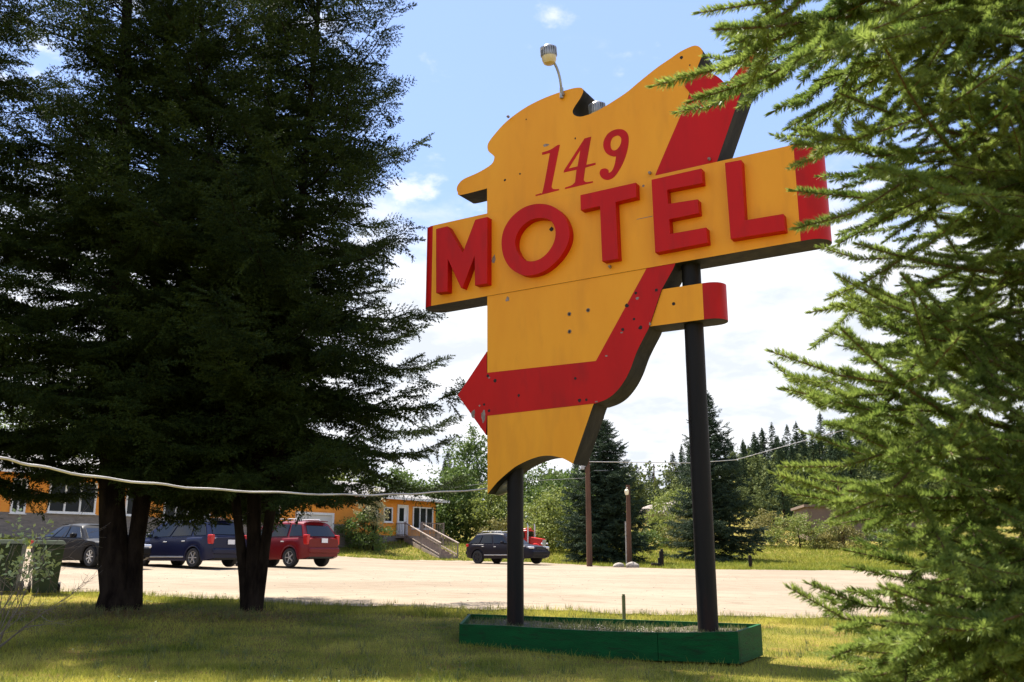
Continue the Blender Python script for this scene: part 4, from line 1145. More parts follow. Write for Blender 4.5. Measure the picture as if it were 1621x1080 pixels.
for s_ in (1, -1):
    b = MB(); b.tube([(.45, s_ * 1.08, .9), (.45, s_ * 1.08, 3.5), (.38, s_ * 1.1, 3.75)], .085, 12); b.build('exhaust_stack', M_['lampclear'], tk, smooth=True)
    b = MB(); b.tube([(1.4 + .62 * math.cos(a), s_ * .95, .55 + .62 * math.sin(a)) for a in [math.pi * k / 12 for k in range(13)]], .17, 8); b.build('fender', M_['p_truck'], tk, smooth=True)
    b = MB(); b.lathe([(.14, 0), (.15, .1), (.05, .16)], 14, 0, Matrix.Translation((2.2, s_ * .85, 1.25)) @ Matrix.Rotation(R(90), 4, 'Y')); b.build('headlight', M_['lampclear'], tk, smooth=True)
    wheel(tk, 1.4, s_ * .95, .50, .28, s_)
    wheel(tk, -1.2, s_ * .95, .50, .28, s_)
    b = MB(); b.box((.0 - .35, s_ * 1.105, 2.35), (.8, .02, .7)); b.build('window', M_['carglass'], tk)
b = MB(); b.box((.362, 0, 2.5), (.02, 1.8, .62)); b.build('windshield', M_['carglass'], tk)
b = MB(); b.box((2.22, 0, 1.35), (.05, 1.0, .8)); b.box((2.35, 0, .6), (.15, 2.2, .3)); b.build('grille', M_['lampclear'], tk, bevel=.02)
for y in (-.6, 0, .6):
    b = MB(); b.box((.1, y, 3.24), (.12, .1, .12)); b.build('marker_light', mat('amber_lens', (.7, .25, .02), .3), tk, bevel=.03)

# ================================================================ bins
def bin_(px, Y, yaw, label, s):
    x = xat(px, Y); t = thing('wheelie_bin', label, 'bin', (x, Y, gz(x, Y)), yaw, 'green bins on the lawn edge', s)
    b = MB(); w0, w1, d0, d1, h = .44, .56, .5, .66, .98
    def fr(z, f, k=0): w = w0 + (w1 - w0) * f - k; d = d0 + (d1 - d0) * f - k; return [(-w / 2, -d / 2, z), (w / 2, -d / 2, z), (w / 2, d / 2, z), (-w / 2, d / 2, z)]
    vs = fr(.04, 0) + fr(.5, .5) + fr(h - .06, .95) + fr(h - .055, 1.08) + fr(h, 1.1)
    fs = [(3, 2, 1, 0)] + [(4 * k + i, 4 * k + (i + 1) % 4, 4 * k + 4 + (i + 1) % 4, 4 * k + 4 + i) for k in range(4) for i in range(4)] + [(16, 17, 18, 19)]
    b.add(vs, fs); b.build('tub', M_['bin'], t, bevel=.02)
    b = MB(); W2, D2 = .64, .74
    b.add([(-W2 / 2, -D2 / 2, h + .004), (W2 / 2, -D2 / 2, h + .004), (W2 / 2, D2 / 2, h + .004), (-W2 / 2, D2 / 2, h + .004), (-W2 / 2 + .06, -D2 / 2 + .1, h + .09), (W2 / 2 - .06, -D2 / 2 + .1, h + .09), (W2 / 2 - .06, D2 / 2 - .03, h + .11), (-W2 / 2 + .06, D2 / 2 - .03, h + .11)],
          [(3, 2, 1, 0), (4, 5, 6, 7), (0, 1, 5, 4), (1, 2, 6, 5), (2, 3, 7, 6), (3, 0, 4, 7)])
    b.build('lid', M_['binlid'], t, bevel=.015)
    b = MB(); b.tube([(-.26, D2 / 2 + .03, h - .02), (.26, D2 / 2 + .03, h - .02)], .018, 8); b.build('handle', M_['black'], t, smooth=True)
    for sx in (-1, 1):
        b = MB(); b.lathe([(.05, -.03), (.11, -.03), (.12, 0), (.11, .03), (.05, .03)], 16, 0, Matrix.Translation((sx * .27, d0 / 2 + .02, .12)) @ Matrix.Rotation(R(90), 4, 'Y')); b.build('wheel', M_['tyre'], t, smooth=True)
    return t
bin_(76, 19.2, R(28), 'dark green wheelie bin whose lit side faces the gravel lot, right of its twin', 1.0)
bin_(14, 19.6, R(20), 'dark green wheelie bin behind the leafy twigs, cut by the left edge of the photo', 1.0)

# ================================================================ poles, wires, small things on the far lawn
def pole(px, pyt, Y, r, name, label, lean=0.0, group=None):
    x = xat(px, Y); z = gz(x, Y); H = at(px, pyt, Y)[2] - z
    t = thing(name, label, 'pole', (x, Y, z), 0, group)
    b = MB(); b.tube([(0, 0, -.2), (lean * .5, 0, H / 2), (lean, 0, H)], [r * 1.1, r, r * .85], 12); b.build('shaft', M_['pole'], t, smooth=True)
    return t, H
t, H = pole(933, 722, 50.5, .145, 'utility_pole', 'brown timber utility pole with a grey bracket, standing left of the lamp pole')
b = MB(); b.box((-.2, 0, H - .3), (.34, .12, .42)); b.box((-.28, 0, H - .62), (.2, .1, .25)); b.box((.05, -.12, H - .15), (.12, .2, .12)); b.build('bracket', M_['galv'], t, bevel=.02)
t, H = pole(996, 768, 51.5, .13, 'lamp_pole', 'thin timber pole with a yellowish lamp near its top, right of the utility pole', .05)
b = MB(); b.lathe([(.08, -.14), (.12, 0), (.11, .12), (.04, .18)], 14, 0, Matrix.Translation((-.06, -.2, H - .42))); lo = b.build('lamp', mat('lamp_globe', (.80, .72, .50), .3), t, smooth=True)
b = MB(); b.bar((-.06, -.2, H - .2), (.05, 0, H - .12), .05, .05); b.build('lamp_arm', M_['galv'], t)
b = MB(); b.tube([(-.17, -.05, 0), (-.16, -.05, H * .55)], .035, 8); b.build('conduit', M_['galv'], t, smooth=True)
pole(1337, 757, 78, .14, 'utility_pole', 'pale timber utility pole in front of the low brown building')
pole(1040, 735, 150, .12, 'utility_pole', 'distant thin pole on the skyline between lamp pole and right sign post')
def wire(pts, r, label, name='overhead_wire', m='wire', sag=0.0, group=None):
    P = [Vector(at(*p)) for p in pts]; out = []
    for i in range(len(P) - 1):
        for k in range(12):
            u = k / 12; q = P[i].lerp(P[i + 1], u); q.z -= sag * 4 * u * (1 - u); out.append(q)
    out.append(P[-1]); o = P[0].copy(); b = MB(); b.tube([q - o for q in out], r, 6)
    w = b.build(name, M_[m], None, smooth=True); w.location = o
    return tag(w, label, 'wire', group)
wire([(933, 731, 50.4), (1096, 733, 56), (1165, 728, 58), (1300, 690, 60), (1500, 640, 62)], .022, 'pale overhead wire running right from the top of the brown utility pole', m='cable')
wire([(690, 776, 60), (771, 765, 57), (925, 757, 53), (933, 748, 50.4)], .014, 'thin dark wire slung from the utility pole towards the motel')
wire([(940, 745, 51), (1040, 747, 90), (1160, 745, 100)], .02, 'lower thin wire crossing the white sky behind the right sign post')
# white cable slung from the left to the tip of the sign
cp = [(-60, 712, 6.6), (0, 725, 6.9), (60, 738, 7.3), (150, 755, 7.9), (245, 766, 8.5), (330, 774.5, 9.2), (440, 780, 10.2), (545, 783.5, 11.2), (620, 783, 12), (700, 779, 12.8), (775, 774, 13.5), (790, 771, 13.7)]
P = [Vector(at(*q)) for q in cp]; o = P[0].copy(); b = MB()
ps = smooth_loop([tuple(q - o) for q in P], {0, len(P) - 1}, 5)[:-1]
b.tube([Vector(q) + Vector((0, 0, .006 * math.sin(i * 1.3))) for i, q in enumerate(ps)], .0108, 8)
w = b.build('white_cable', M_['cable'], None, smooth=True); w.location = o
tag(w, 'white cable hanging in a shallow curve from the left edge to the sign\'s lower tip', 'cable')
# stones, post, hydrant stump
def stone(px, py, Y, r, label, seed):
    rr = np.random.default_rng(seed); me = bpy.data.meshes.new('stone'); bm = bmesh.new(); bmesh.ops.create_icosphere(bm, subdivisions=3, radius=1)
    dirs = rr.normal(0, 1, (7, 3))
    for v in bm.verts:
        c = np.array(v.co); k = 1 + .12 * sum(math.sin(c @ d * 2 + i) for i, d in enumerate(dirs)) / 2; v.co = Vector(c * k * np.array([1.15, .9, .62])) * r
    bm.to_mesh(me); bm.free(); me.materials.append(M_['pebble'])
    o = link_mesh('boulder', me); x = xat(px, Y); o.location = (x, Y, gz(x, Y) + r * .3); tag(o, label, 'boulder', 'boulders by the lamp pole')
stone(979, 887, 50, .28, 'pale boulder half sunk in grass between the two timber poles', 1)
stone(999, 888, 49.5, .33, 'rounder pale boulder at the foot of the lamp pole', 2)
Y = 51; x = xat(1047, Y); t = thing('old_pump', 'dark upright pump stump with a low side block, standing on the far lawn', 'pump', (x, Y, gz(x, Y)))
b = MB(); b.box((0, 0, .42), (.22, .22, .9)); b.box((.02, 0, .9), (.14, .14, .14)); b.build('column', M_['post'], t, bevel=.03)
b = MB(); b.box((-.32, 0, .12), (.5, .3, .22)); b.box((-.14, 0, .36), (.12, .16, .3)); b.build('base_block', M_['post'], t, bevel=.03)
Y = 49; x = xat(1187, Y); b = MB(); b.box((0, 0, .3), (.17, .15, .72)); b.box((0, 0, .68), (.13, .11, .05)); o = b.build('marker_post', M_['post'], bevel=.02); o.location = (x, Y, gz(x, Y))
tag(o, 'short dark marker post on the far lawn right of the sign', 'post')

# brown building far right
Y = 92; xa = xat(1285, Y); xb = xat(1470, Y); zg = gz((xa + xb) / 2, Y); z1 = at(1350, 802, Y)[2]
t = thing('brown_building', 'low brown commercial building with a red sign panel on its roof edge', 'building', ((xa + xb) / 2, Y, zg), R(-8))
w = xb - xa; h = z1 - zg
b = MB(); b.box((0, 4, h / 2 - .3), (w, 8, h + .6)); b.build('wall', M_['brown'], t)
b = MB(); b.box((0, 4, h + .12), (w + .5, 8.5, .25)); b.build('roof', M_['brown'], t)
b = MB(); b.box((w * .22, -.12, h - .35), (w * .36, .16, .95)); b.build('sign_panel', M_['p_truck'], t)
# ================================================================ other trees and plants
def leaf_crown(rng, blobs, n, size, clump=.5, shell=.55):
    """blobs: (x,y,z,rx,ry,rz); leaves gathered in clumps through each blob"""
    vol = np.array([b[3] * b[4] * b[5] for b in blobs]) ** (2 / 3); nn = (n * vol / vol.sum()).astype(int)
    out = []
    for b, k in zip(blobs, nn):
        nc = max(6, k // 45)
        d = unit(rng.normal(0, 1, (nc, 3))); rr = shell + (1 - shell) * rng.random(nc) ** .5
        rr *= 1 + .18 * rng.normal(0, 1, nc)
        c = np.array(b[:3]) + d * rr[:, None] * np.array(b[3:])
        idx = rng.integers(0, nc, k); cs = clump * rng.uniform(.5, 1.2, nc)
        p = c[idx] + rng.normal(0, 1, (k, 3)) * cs[idx][:, None] * np.array([1, 1, .6]) * .5
        dr = unit(rng.normal(0, 1, (k, 3)) + np.array([0, 0, -.3])); sd_ = unit(np.cross(dr, rng.normal(0, 1, (k, 3))))
        s = size * rng.uniform(.6, 1.3, (k, 1))
        out.append(np.stack([p, p + dr * s * .5 + sd_ * s * .32, p + dr * s, p + dr * s * .5 - sd_ * s * .32], 1))
    V = np.concatenate(out).reshape(-1, 3); return V, np.arange(len(V)).reshape(-1, 4)
def broadleaf(name, label, px, Y, H, wid, seed, m='leaf_mid', n=9000, size=.22, group=None, cat='tree', low=.25, z=None):
    rng = np.random.default_rng(seed); x = xat(px, Y); zz = gz(x, Y) if z is None else z
    t = thing(name, label, cat, (x, Y, zz), 0, group)
    tr = MB(); wood = []; r0 = .012 * H + .03
    top = np.array([rng.normal(0, .04) * H, rng.normal(0, .04) * H, H * .9])
    tr.tube([(0, 0, -.1), tuple(top * .3), tuple(top * .65), tuple(top)], [r0 * 1.2, r0 * .85, r0 * .5, r0 * .15], 9)
    blobs = []; nb_ = 9
    for k in range(nb_):
        u = (k + .5) / nb_; h = H * (low + (1 - low) * u); rad = wid / 2 * math.sin(math.pi * min(1, .22 + .72 * u)) ** .8
        a = k * 2.4 + rng.normal(0, .4); off = rad * .55
        c = np.array([math.cos(a) * off + top[0] * u, math.sin(a) * off + top[1] * u, h])
        s = max(.12 * H, rad * .62) * rng.uniform(.8, 1.15)
        blobs.append((*c, s, s, s * .85 * min(1.2, H / wid)))
        b0 = top * min(.9, max(.12, u * .75)); wood.append((b0, (b0 + c) / 2 + [0, 0, -.05 * H * 0], r0 * .4, r0 * .25)); wood.append(((b0 + c) / 2, c, r0 * .25, r0 * .1))
    V, F = leaf_crown(rng, blobs, n, size, clump=.16 * min(wid, H))
    tr.build('trunk', M_['bark'], t, smooth=True); tv, tf = tubes4(wood); np_mesh('limbs', [(tv, tf, 0)], [M_['bark']], t)
    np_mesh('crown', [(V, F, 0)], [M_[m]], t)
    return t
def spruce_mid(label, px, py_top, Y, wid, seed, nbr, skirt, group, sl=.62, temps=None, mt='spruce_mid', pexp=.8):
    rng = np.random.default_rng(seed); x = xat(px, Y); z = gz(x, Y); H = at(px, py_top, Y)[2] - z
    t = thing('spruce_tree', label, 'tree', (x, Y, z), 0, group)
    stem = [(0, 0, -.1), (.05, 0, H * .5), (0, .05, H)]
    tr = MB(); stem_tube(tr, stem, .017 * H, .02, 10, 1.3, rng); tr.build('trunk', M_['bark'], t, smooth=True)
    def Rf(h, az): u = (h - skirt) / (H - skirt); return wid / 2 * (1 - u) ** pexp * min(1, .8 + u * 1.5) * (1 + .12 * math.sin(3 * az + h)) + .12
    V, F, w = spruce_crown(rng, stem, skirt, Rf, nbr, temps or T_M, sl, .34, slope0=(-.22, .5), upturn=.25, sag=.18, hang=.25)
    tv, tf = tubes4(w); np_mesh('limbs', [(tv, tf, 0)], [M_['bark']], t); np_mesh('crown', [(V, F, 0)], [M_[mt]], t)
    return t
rg = np.random.default_rng(51)
T_M = [make_spray(rg, 5, 8, .13, .042, droop=.05) for _ in range(4)]
GL = 'lone spruces on the far lawn'
spruce_mid('broad blue green spruce standing behind the brown utility pole', 958, 668, 58, 6.4, 61, 250, .4, GL, .85)
spruce_mid('pointed dark spruce with clear tiers, right behind the right sign post', 1128, 626, 62, 7.4, 62, 210, .4, GL, .9, pexp=.95)
GB = 'leafy trees between the motel and the lone spruces'
for i, (nm, lab, px, pyt, Y, w, m, n, sz) in enumerate([
    ('birch_tree', 'tall loose green birch between the motel roof and the sign tip', 737, 690, 80, 5.5, 'leaf_mid', 9000, .24),
    ('leafy_tree', 'dense dark green tree hiding the right corner of the motel roof', 712, 735, 76, 5, 'leaf_mid', 7000, .24),
    ('leafy_tree', 'rounded green tree seen under the arch of the sign', 835, 735, 82, 6.5, 'leaf_mid', 8000, .24),
    ('aspen_tree', 'pale yellow green aspen left of the left sign post', 775, 770, 74, 5, 'leaf_pale', 6000, .22),
    ('leafy_tree', 'light green tree right of the left sign post above the red truck', 866, 775, 70, 5.5, 'leaf_pale', 6500, .2),
    ('leafy_tree', 'mid green tree between the left sign post and the blue green spruce', 900, 742, 78, 5.5, 'leaf_mid', 7000, .24),
    ('leafy_tree', 'thin yellow green tree left of the tiered spruce and right of the lamp pole', 1072, 775, 84, 5.5, 'leaf_pale', 5500, .22),
    ('leafy_tree', 'dark tree at the right end of the motel, above the slatted railing', 690, 770, 79, 4, 'leaf_mid', 6000, .22)]):
    H = at(px, pyt, Y)[2] - gz(xat(px, Y), Y); broadleaf(nm, lab, px, Y, H, w, 200 + i, m, n, sz, GB, low=.12)
GM = 'trees rising behind the motel roof'
GML = ['green tree behind the motel nearest the left edge of the photo', 'pale green tree behind the motel above its triple window', 'green tree behind the motel, seen between the forked trunk and its neighbour', 'tall pale green tree behind the navy car and the motel', 'green tree behind the motel above the red car', 'pale green tree behind the motel above the garage door', 'green tree behind the motel roof, left of the white door']
for i, (px, pyt, Y, w) in enumerate([(20, 640, 66, 7), (120, 600, 70, 8), (235, 650, 74, 7), (340, 620, 78, 8), (440, 690, 82, 7), (540, 735, 86, 6), (620, 745, 88, 6)]):
    z = gz(xat(px, Y), Y); H = at(px, pyt, Y)[2] - z
    broadleaf('leafy_tree', GML[i], px, Y, H, w, 230 + i, ['leaf_mid', 'leaf_pale'][i % 2], 6000, .28, GM, low=.2)
GS = 'shrubs along the back of the far lawn'
for i, (px, pyt, Y, w, m, n, lab) in enumerate([
    (1222, 812, 84, 5, 'leaf_olive', 5000, 'olive green shrub on the far lawn just right of the tiered spruce'),
    (1268, 815, 80, 6, 'leaf_pale', 6000, 'broad yellow green shrub in front of the brown building'),
    (1095, 815, 78, 4.5, 'leaf_olive', 4500, 'low olive shrub at the left foot of the tiered spruce'),
    (1060, 825, 86, 4, 'leaf_pale', 4000, 'pale green bush below the rock outcrop'),
    (1020, 838, 80, 4, 'leaf_mid', 4000, 'low green bush right of the lamp pole'),
    (905, 838, 72, 4, 'leaf_pale', 4000, 'low pale bush right of the red truck'),
    (793, 822, 70, 3.5, 'leaf_olive', 4000, 'olive bush just behind the dark violet grey car'),
    (1330, 828, 78, 5, 'leaf_olive', 4500, 'olive bush at the foot of the pale utility pole'),
    (1420, 830, 76, 5, 'leaf_mid', 4500, 'green bush seen through the near boughs by the brown building')]):
    H = max(1.2, at(px, pyt, Y)[2] - gz(xat(px, Y), Y)); broadleaf('shrub', lab, px, Y, H, w, 260 + i, m, n, .16, GS, 'shrub', low=.08)
broadleaf('shrub', 'dark green shrub at the foot of the motel wall beside the garage', 575, 62.5, 2.6, 3.6, 301, 'leaf_mid', 6000, .13, None, 'shrub', .05)
broadleaf('flowering_shrub', 'pale cream flowering shrub leaning against the motel, above the dark shrub', 590, 62.0, 3.9, 2.0, 302, 'leaf_white', 3500, .12, None, 'shrub', .45)

# rock outcrop
rr = np.random.default_rng(71); me = bpy.data.meshes.new('rock_outcrop'); bm = bmesh.new(); bmesh.ops.create_icosphere(bm, subdivisions=4, radius=1)
dirs = rr.normal(0, 1, (14, 3)) * 2.2
for v in bm.verts:
    c = np.array(v.co); k = 1 + .16 * sum(math.sin(c @ d + i) for i, d in enumerate(dirs)) / 2.2 + .05 * sum(math.sin(c @ d * 4 + i) for i, d in enumerate(dirs)) / 2.2; v.co = Vector(c * k * np.array([3.0, 2.4, 1.7]))
bm.to_mesh(me); bm.free(); me.materials.append(M_['rock']); o = link_mesh('rock_outcrop', me)
p = at(1048, 806, 112); o.location = (p[0], 112, p[2] - .5); tag(o, 'bare grey brown rock outcrop on the slope below the distant conifers', 'rock')

# distant forest on the hill: copies of a few trees
rg = np.random.default_rng(81)
T_F = [make_spray(rg, 3, 4, .22, .08, droop=.05) for _ in range(2)]
protos = []
GF = 'conifers on the distant hillside'; GH = 'broadleaf trees on the distant hillside'
LF = ['pointed dark conifer in the distant hillside forest', 'rounded yellow green tree in the distant hillside forest']
for k in range(4):
    rng = np.random.default_rng(90 + k); H = 10.0; stem = [(0, 0, -.1), (0, 0, H / 2), (0, 0, H)]
    def Rf(h, az, k=k): u = h / H; return (1.5 + .25 * k) * (1 - u) ** .85 * (1 + .2 * math.sin(2 * az + 3 * h)) + .1
    V, F, w = spruce_crown(rng, stem, .5, Rf, 60, T_F, 1.0, .55, slope0=(-.15, .5), upturn=.2, sag=.1)
    t = thing('conifer', LF[0], 'tree', (0, 0, 0), 0, GF)
    b = MB(); b.tube(stem, [.14, .08, .02], 6); b.build('trunk', M_['bark'], t); np_mesh('crown', [(V, F, 0)], [M_['conifer_far']], t); protos.append(t)
for k in range(2):
    rng = np.random.default_rng(97 + k); H = 7.5; bl = []
    for q in range(7):
        u = q / 6; a = q * 2.4; bl.append((math.cos(a) * 1.0, math.sin(a) * 1.0, 1.6 + u * 5, 1.5 * math.sin(math.pi * (.25 + .65 * u)), 1.5 * math.sin(math.pi * (.25 + .65 * u)), 1.3))
    V, F = leaf_crown(rng, bl, 1500, .42, .9); t = thing('leafy_tree', LF[1], 'tree', (0, 0, 0), 0, GH)
    b = MB(); b.tube([(0, 0, -.1), (0, 0, 3), (.1, 0, 6)], [.14, .09, .03], 6); b.build('trunk', M_['bark'], t); np_mesh('crown', [(V, F, 0)], [M_['leaf_far']], t); protos.append(t)
rf_ = np.random.default_rng(4); first = [True] * 6; placed = 0
def far_tree(k, x, y, s):
    global placed
    o = protos[k] if first[k] else copy_tree(protos[k]); first[k] = False
    o.location = (x, y, gz(x, y) - .1); o.rotation_euler = (0, 0, rf_.uniform(0, 6.28)); o.scale = (s * rf_.uniform(.85, 1.15), s * rf_.uniform(.85, 1.15), s); placed += 1
for i in range(310):
    Y = rf_.uniform(118, 250); px = rf_.uniform(860, 1600)
    if i % 3 == 0: px, Y = rf_.uniform(1170, 1530), rf_.uniform(112, 180)
    if i < 30: px, Y = rf_.uniform(690, 1010), rf_.uniform(125, 200)
    k = int(rf_.choice(6, p=[.16, .16, .16, .14, .19, .19]))
    if px < 1110 and Y < 140 and k < 4: k = 4
    far_tree(k, xat(px, Y), Y, rf_.uniform(.55, 1.15))

# ================================================================ twiggy bush, front left
rng = np.random.default_rng(77); bx_, by_ = xat(-12, 11.2, 1000), 11.2; bz_ = gz(bx_, by_)
t = thing('twiggy_bush', 'sparse bush of bare grey twigs with a few pale green leaves, front left', 'bush', (bx_, by_, bz_))
wood = []; tipsL = []
def sprig(p, d, L, r, lev):
    n = 5; q = p
    for k in range(n):
        d = unit(d + rng.normal(0, .10, 3) + np.array([0, 0, .02])); q2 = q + d * L / n
        wood.append((q, q2, r * (1 - .14 * k), r * (1 - .14 * (k + 1))))
        if lev < 2 and k >= 1:
            for _ in range(1 + (rng.random() < .5)):
                sprig(q2, unit(d + rng.normal(0, .55, 3)), L * rng.uniform(.3, .5), r * .5, lev + 1)
        q = q2
    tipsL.append((q, lev))
for px, py in [(100, 868), (82, 872), (60, 885), (45, 930), (70, 955), (105, 905), (20, 880), (75, 985), (30, 900), (5, 870)]:
    g_ = at(px, py, 11.2 + rng.uniform(-.3, .3)) - np.array([bx_, by_, bz_]); L = np.linalg.norm(g_); sprig(np.array([rng.normal(0, .05), rng.normal(0, .05), 0]), unit(g_ + np.array([0, 0, .1])), L * .95, .008, 0)
tv, tf = tubes4(wood); np_mesh('stems', [(tv, tf, 0)], [mat('grey_twig', (.20, .165, .13), .8, (.12, .09, .07), scale=15)], t)
lv = []
for q, lev in tipsL:
    w = q + np.array([bx_, by_, bz_]); px, py, _ = proj(w)
    if py > 915 or px > 100 or rng.random() < .45 or lev == 0 and rng.random() < .2: continue
    for k in range(4):
        p = q + rng.normal(0, .035, 3); dr = unit(rng.normal(0, 1, 3) + np.array([0, 0, .3])); s_ = unit(np.cross(dr, rng.normal(0, 1, 3))); s = rng.uniform(.05, .085)
        lv.append(np.stack([p, p + dr * s * .5 + s_ * s * .26, p + dr * s, p + dr * s * .5 - s_ * s * .26]))
V = np.array(lv).reshape(-1, 3); np_mesh('leaves', [(V, np.arange(len(V)).reshape(-1, 4), 0)], [mat('bush_leaf', (.26, .34, .10), .5, (.46, .50, .22), scale=6, island=.6, transl=.3)], t)

# ================================================================ grass
def blades(rng, n, ymin, ymax, hmin, hmax, wd, xr=None, filt=None, mask=None, power=1.35):
    y = ymin * (ymax / ymin) ** (rng.random(n) ** power); px = rng.uniform(-40, 1660, n); x = (px - CXP) / FPX * y * .985
    ok = ~in_lot(x, y + .05) if filt is None else filt(x, y)
    # keep out of the planter
    a, b_, c_, d_ = ft[0], ft[-1], br_t, bl_t
    poly = np.array([p[:2] for p in list(ft) + [br_t, bl_t]]); ins = np.zeros(n, bool); j = len(poly) - 1
    for i in range(len(poly)):
        xi, yi = poly[i]; xj, yj = poly[j]
        c = ((yi > y) != (yj > y)) & (x < (xj - xi) * (y - yi) / (yj - yi + 1e-12) + xi); ins ^= c; j = i
    ok &= ~ins
    x, y = x[ok], y[ok]; n = len(x); z = ground(x, y)
    cl = .5 + .5 * np.sin(x * 1.9 + 2 * np.sin(y * 1.3)) * np.sin(y * 2.3 + x); h = (hmin + (hmax - hmin) * rng.random(n) ** 1.6) * (.75 + .5 * cl)
    a = rng.uniform(0, 6.28, n); w = np.c_[np.cos(a), np.sin(a), np.zeros(n)] * (wd * (.6 + y / 16))[:, None]
    ln = rng.normal(0, .45, (n, 2)) * h[:, None]; B = np.c_[x, y, z - .005]
    T = B + np.c_[ln, h]
    V = np.stack([B - w, B + w, T], 1).reshape(-1, 3)
    return V, np.arange(len(V)).reshape(-1, 3)
rng = np.random.default_rng(15)
V1, F1 = blades(rng, 330000, 7.2, 25, .02, .075, .0028)
def edge(x, y): e = np.interp(x, na[:, 0], na[:, 1]); return (y > e - 1.1) & (y < e + .05 + .5 * np.random.default_rng(2).random(len(x)) ** 7)
V2, F2 = blades(rng, 160000, 15, 24.5, .03, .13, .0030, filt=edge, power=1.0)
k = 9000; y = rng.uniform(10.4, 14.8, k); x = rng.uniform(-1.6, 4.2, k)   # tufts round the planter
fbx = np.array([p[0] for p in fb]); fby = np.array([p[1] for p in fb]); e = np.interp(x, fbx, fby)
near_front = (x > fbx[0]) & (x < fbx[-1]) & (y < e - .02) & (y > e - .14)
x, y = x[near_front], y[near_front]; n = len(x); h = .03 + .10 * rng.random(n) ** 2; a = rng.uniform(0, 6.28, n); w = np.c_[np.cos(a), np.sin(a), 0 * a] * .0035
B = np.c_[x, y, ground(x, y) - .005]; V3 = np.stack([B - w, B + w, B + np.c_[rng.normal(0, .4, (n, 2)) * h[:, None], h]], 1).reshape(-1, 3)
tag(np_mesh('grass', [(V1, F1, 0), (V2, F2, 0), (V3, np.arange(len(V3)).reshape(-1, 3), 0)], [M_['blade']]), 'mown grass of the near lawn, yellow green in sun and dark under the spruces', 'grass', kind='stuff')
def farlawn(x, y): return (y > np.interp(x, fa[:, 0], fa[:, 1]) - .1) & (x > -27)
V4, F4 = blades(rng, 190000, 42, 84, .06, .22, .006, filt=farlawn, power=1.0)
M_['far_blade'] = mat('far_grass_blade', (.12, .17, .016), .7, (.30, .29, .045), scale=.25, detail=5, spec=.2, island=.35, transl=.35)
tag(np_mesh('far_grass', [(V4, F4, 0)], [M_['far_blade']]), 'sunlit rougher grass of the far lawn beyond the gravel', 'grass', kind='stuff')
# clover and low weeds under the spruces
k = 7000; y = rng.uniform(8.5, 17.5, k); px = rng.uniform(-20, 900, k); x = (px - CXP) / FPX * y * .985; ok = ~in_lot(x, y + .1); x, y = x[ok], y[ok]; n = len(x)
cl = np.sin(x * 1.3 + 1) * np.sin(y * 1.7) + .5 * np.sin(x * 3.3 + y * 2.1); ok = cl > .1; x, y = x[ok], y[ok]; n = len(x)
p = np.c_[x, y, ground(x, y) + rng.uniform(.015, .06, n)]; dr = unit(np.c_[rng.normal(0, 1, (n, 2)), rng.normal(.1, .3, n)]); sd_ = unit(np.cross(dr, rng.normal(0, .4, (n, 3)) + [0, 0, 1])); s = rng.uniform(.015, .032, (n, 1))
V = np.stack([p, p + dr * s * .5 + sd_ * s * .4, p + dr * s, p + dr * s * .5 - sd_ * s * .4], 1).reshape(-1, 3)
tag(np_mesh('clover', [(V, np.arange(len(V)).reshape(-1, 4), 0)], [mat('clover_leaf', (.06, .10, .02), .6, (.11, .15, .03), scale=4, island=.6, transl=.25)]), 'low clover and weeds scattered through the shaded lawn', 'ground cover', kind='stuff')
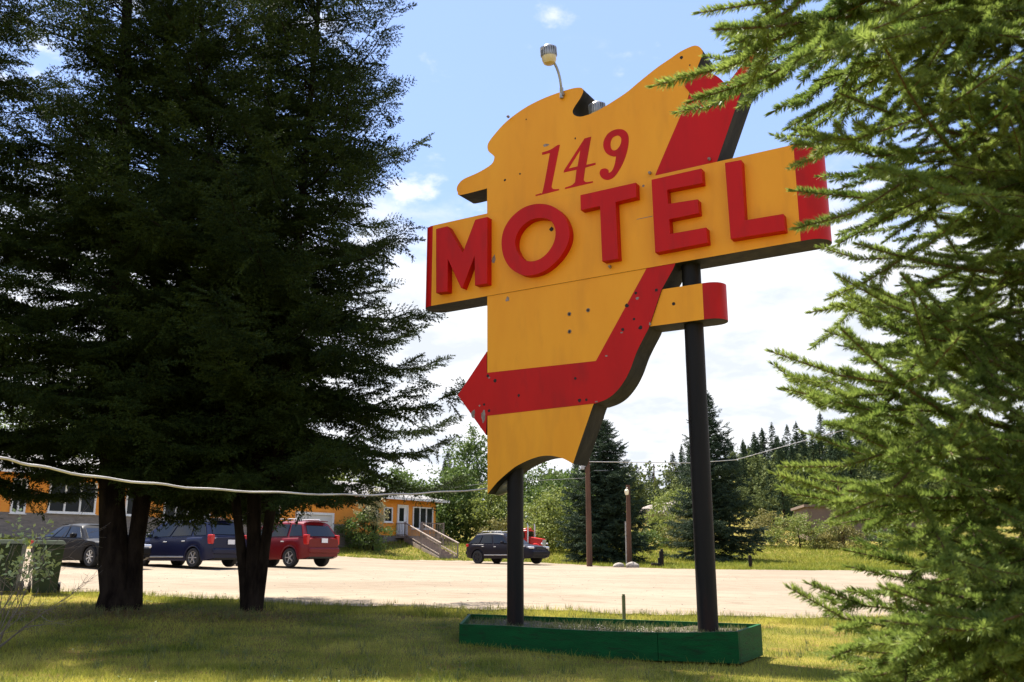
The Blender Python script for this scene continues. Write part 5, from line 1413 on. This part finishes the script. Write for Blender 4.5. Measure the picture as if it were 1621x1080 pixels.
# fallen rusty needles at the trunk feet
k = 9000; c = rng.choice(2, k); bx2 = np.array([at(195, 962, 15.6)[0], at(400, 966, 15.4)[0]])[c]; x = bx2 + rng.normal(0, .75, k); y = 15.2 + rng.normal(0, .55, k); ok = ~in_lot(x, y + .1); x, y = x[ok], y[ok]; n = len(x)
p = np.c_[x, y, ground(x, y) + .02 + .045 * rng.random(n)]; a = rng.uniform(0, 6.28, n); L = rng.uniform(.02, .06, n); d = np.c_[np.cos(a) * L, np.sin(a) * L, .01 * rng.normal(0, 1, n)]; w = np.c_[-np.sin(a), np.cos(a), 0 * a] * .006
V = np.stack([p - w, p + w, p + d], 1).reshape(-1, 3)
tag(np_mesh('needle_litter', [(V, np.arange(len(V)).reshape(-1, 3), 0)], [mat('rusty_litter', (.22, .085, .04), .9, (.12, .06, .03), scale=6)]), 'rust brown fallen needles around the spruce trunks', 'litter', kind='stuff')

# taller tufts, plantain and seed stalks on the lawn, thicker at the gravel margin and round the trunks
rng = np.random.default_rng(123); k = 900
y = np.r_[rng.uniform(8, 17, 420), rng.uniform(14.6, 16.8, 200), np.zeros(280)]; px = np.r_[rng.uniform(0, 1400, 420), rng.choice([190, 400], 200) + rng.normal(0, 38, 200), rng.uniform(0, 1350, 280)]
x = (px - CXP) / FPX * np.where(y > 0, y, 18) * .985; y[620:] = np.interp(x[620:], na[:, 0], na[:, 1]) + rng.normal(-.1, .22, 280)
tv = []
for xx, yy in zip(x, y):
    if fb[0][0] - .1 < xx < br_b[0] + .2 and 10.6 < yy < 14.9: continue
    m = rng.integers(5, 16); z = gz(xx, yy); a = rng.uniform(0, 6.28, m); h = rng.uniform(.05, .16, m); sp = rng.uniform(.15, .6, m)
    B = np.c_[xx + rng.normal(0, .025, m), yy + rng.normal(0, .025, m), np.full(m, z)]; w = np.c_[-np.sin(a), np.cos(a), 0 * a] * .0045
    tv.append(np.stack([B - w, B + w, B + np.c_[np.cos(a) * h * sp, np.sin(a) * h * sp, h]], 1))
V = np.concatenate(tv).reshape(-1, 3)
tag(np_mesh('grass_tufts', [(V, np.arange(len(V)).reshape(-1, 3), 0)], [M_['weed']]), 'taller weedy tufts along the gravel margin and round the spruce trunks', 'grass', kind='stuff')
# loose stones on the gravel
k = 1300; px = rng.uniform(60, 1500, k); y = rng.uniform(17, 40, k) ; x = (px - CXP) / FPX * y * .985; ok = in_lot(x, y - .1); x, y = x[ok], y[ok]; k = len(x)
sz = .006 + .016 * rng.random(k) ** 3
PV = (oct_v[None] * sz[:, None, None] * rng.uniform(.6, 1.4, (k, 6, 1)) + np.c_[x, y, ground(x, y) + .027][:, None]).reshape(-1, 3); PF = (oct_f[None] + 6 * np.arange(k)[:, None, None]).reshape(-1, 3)
tag(np_mesh('loose_stones', [(PV, PF, 0)], [M_['pebble']]), 'small loose stones scattered over the gravel lot', 'gravel', kind='stuff')
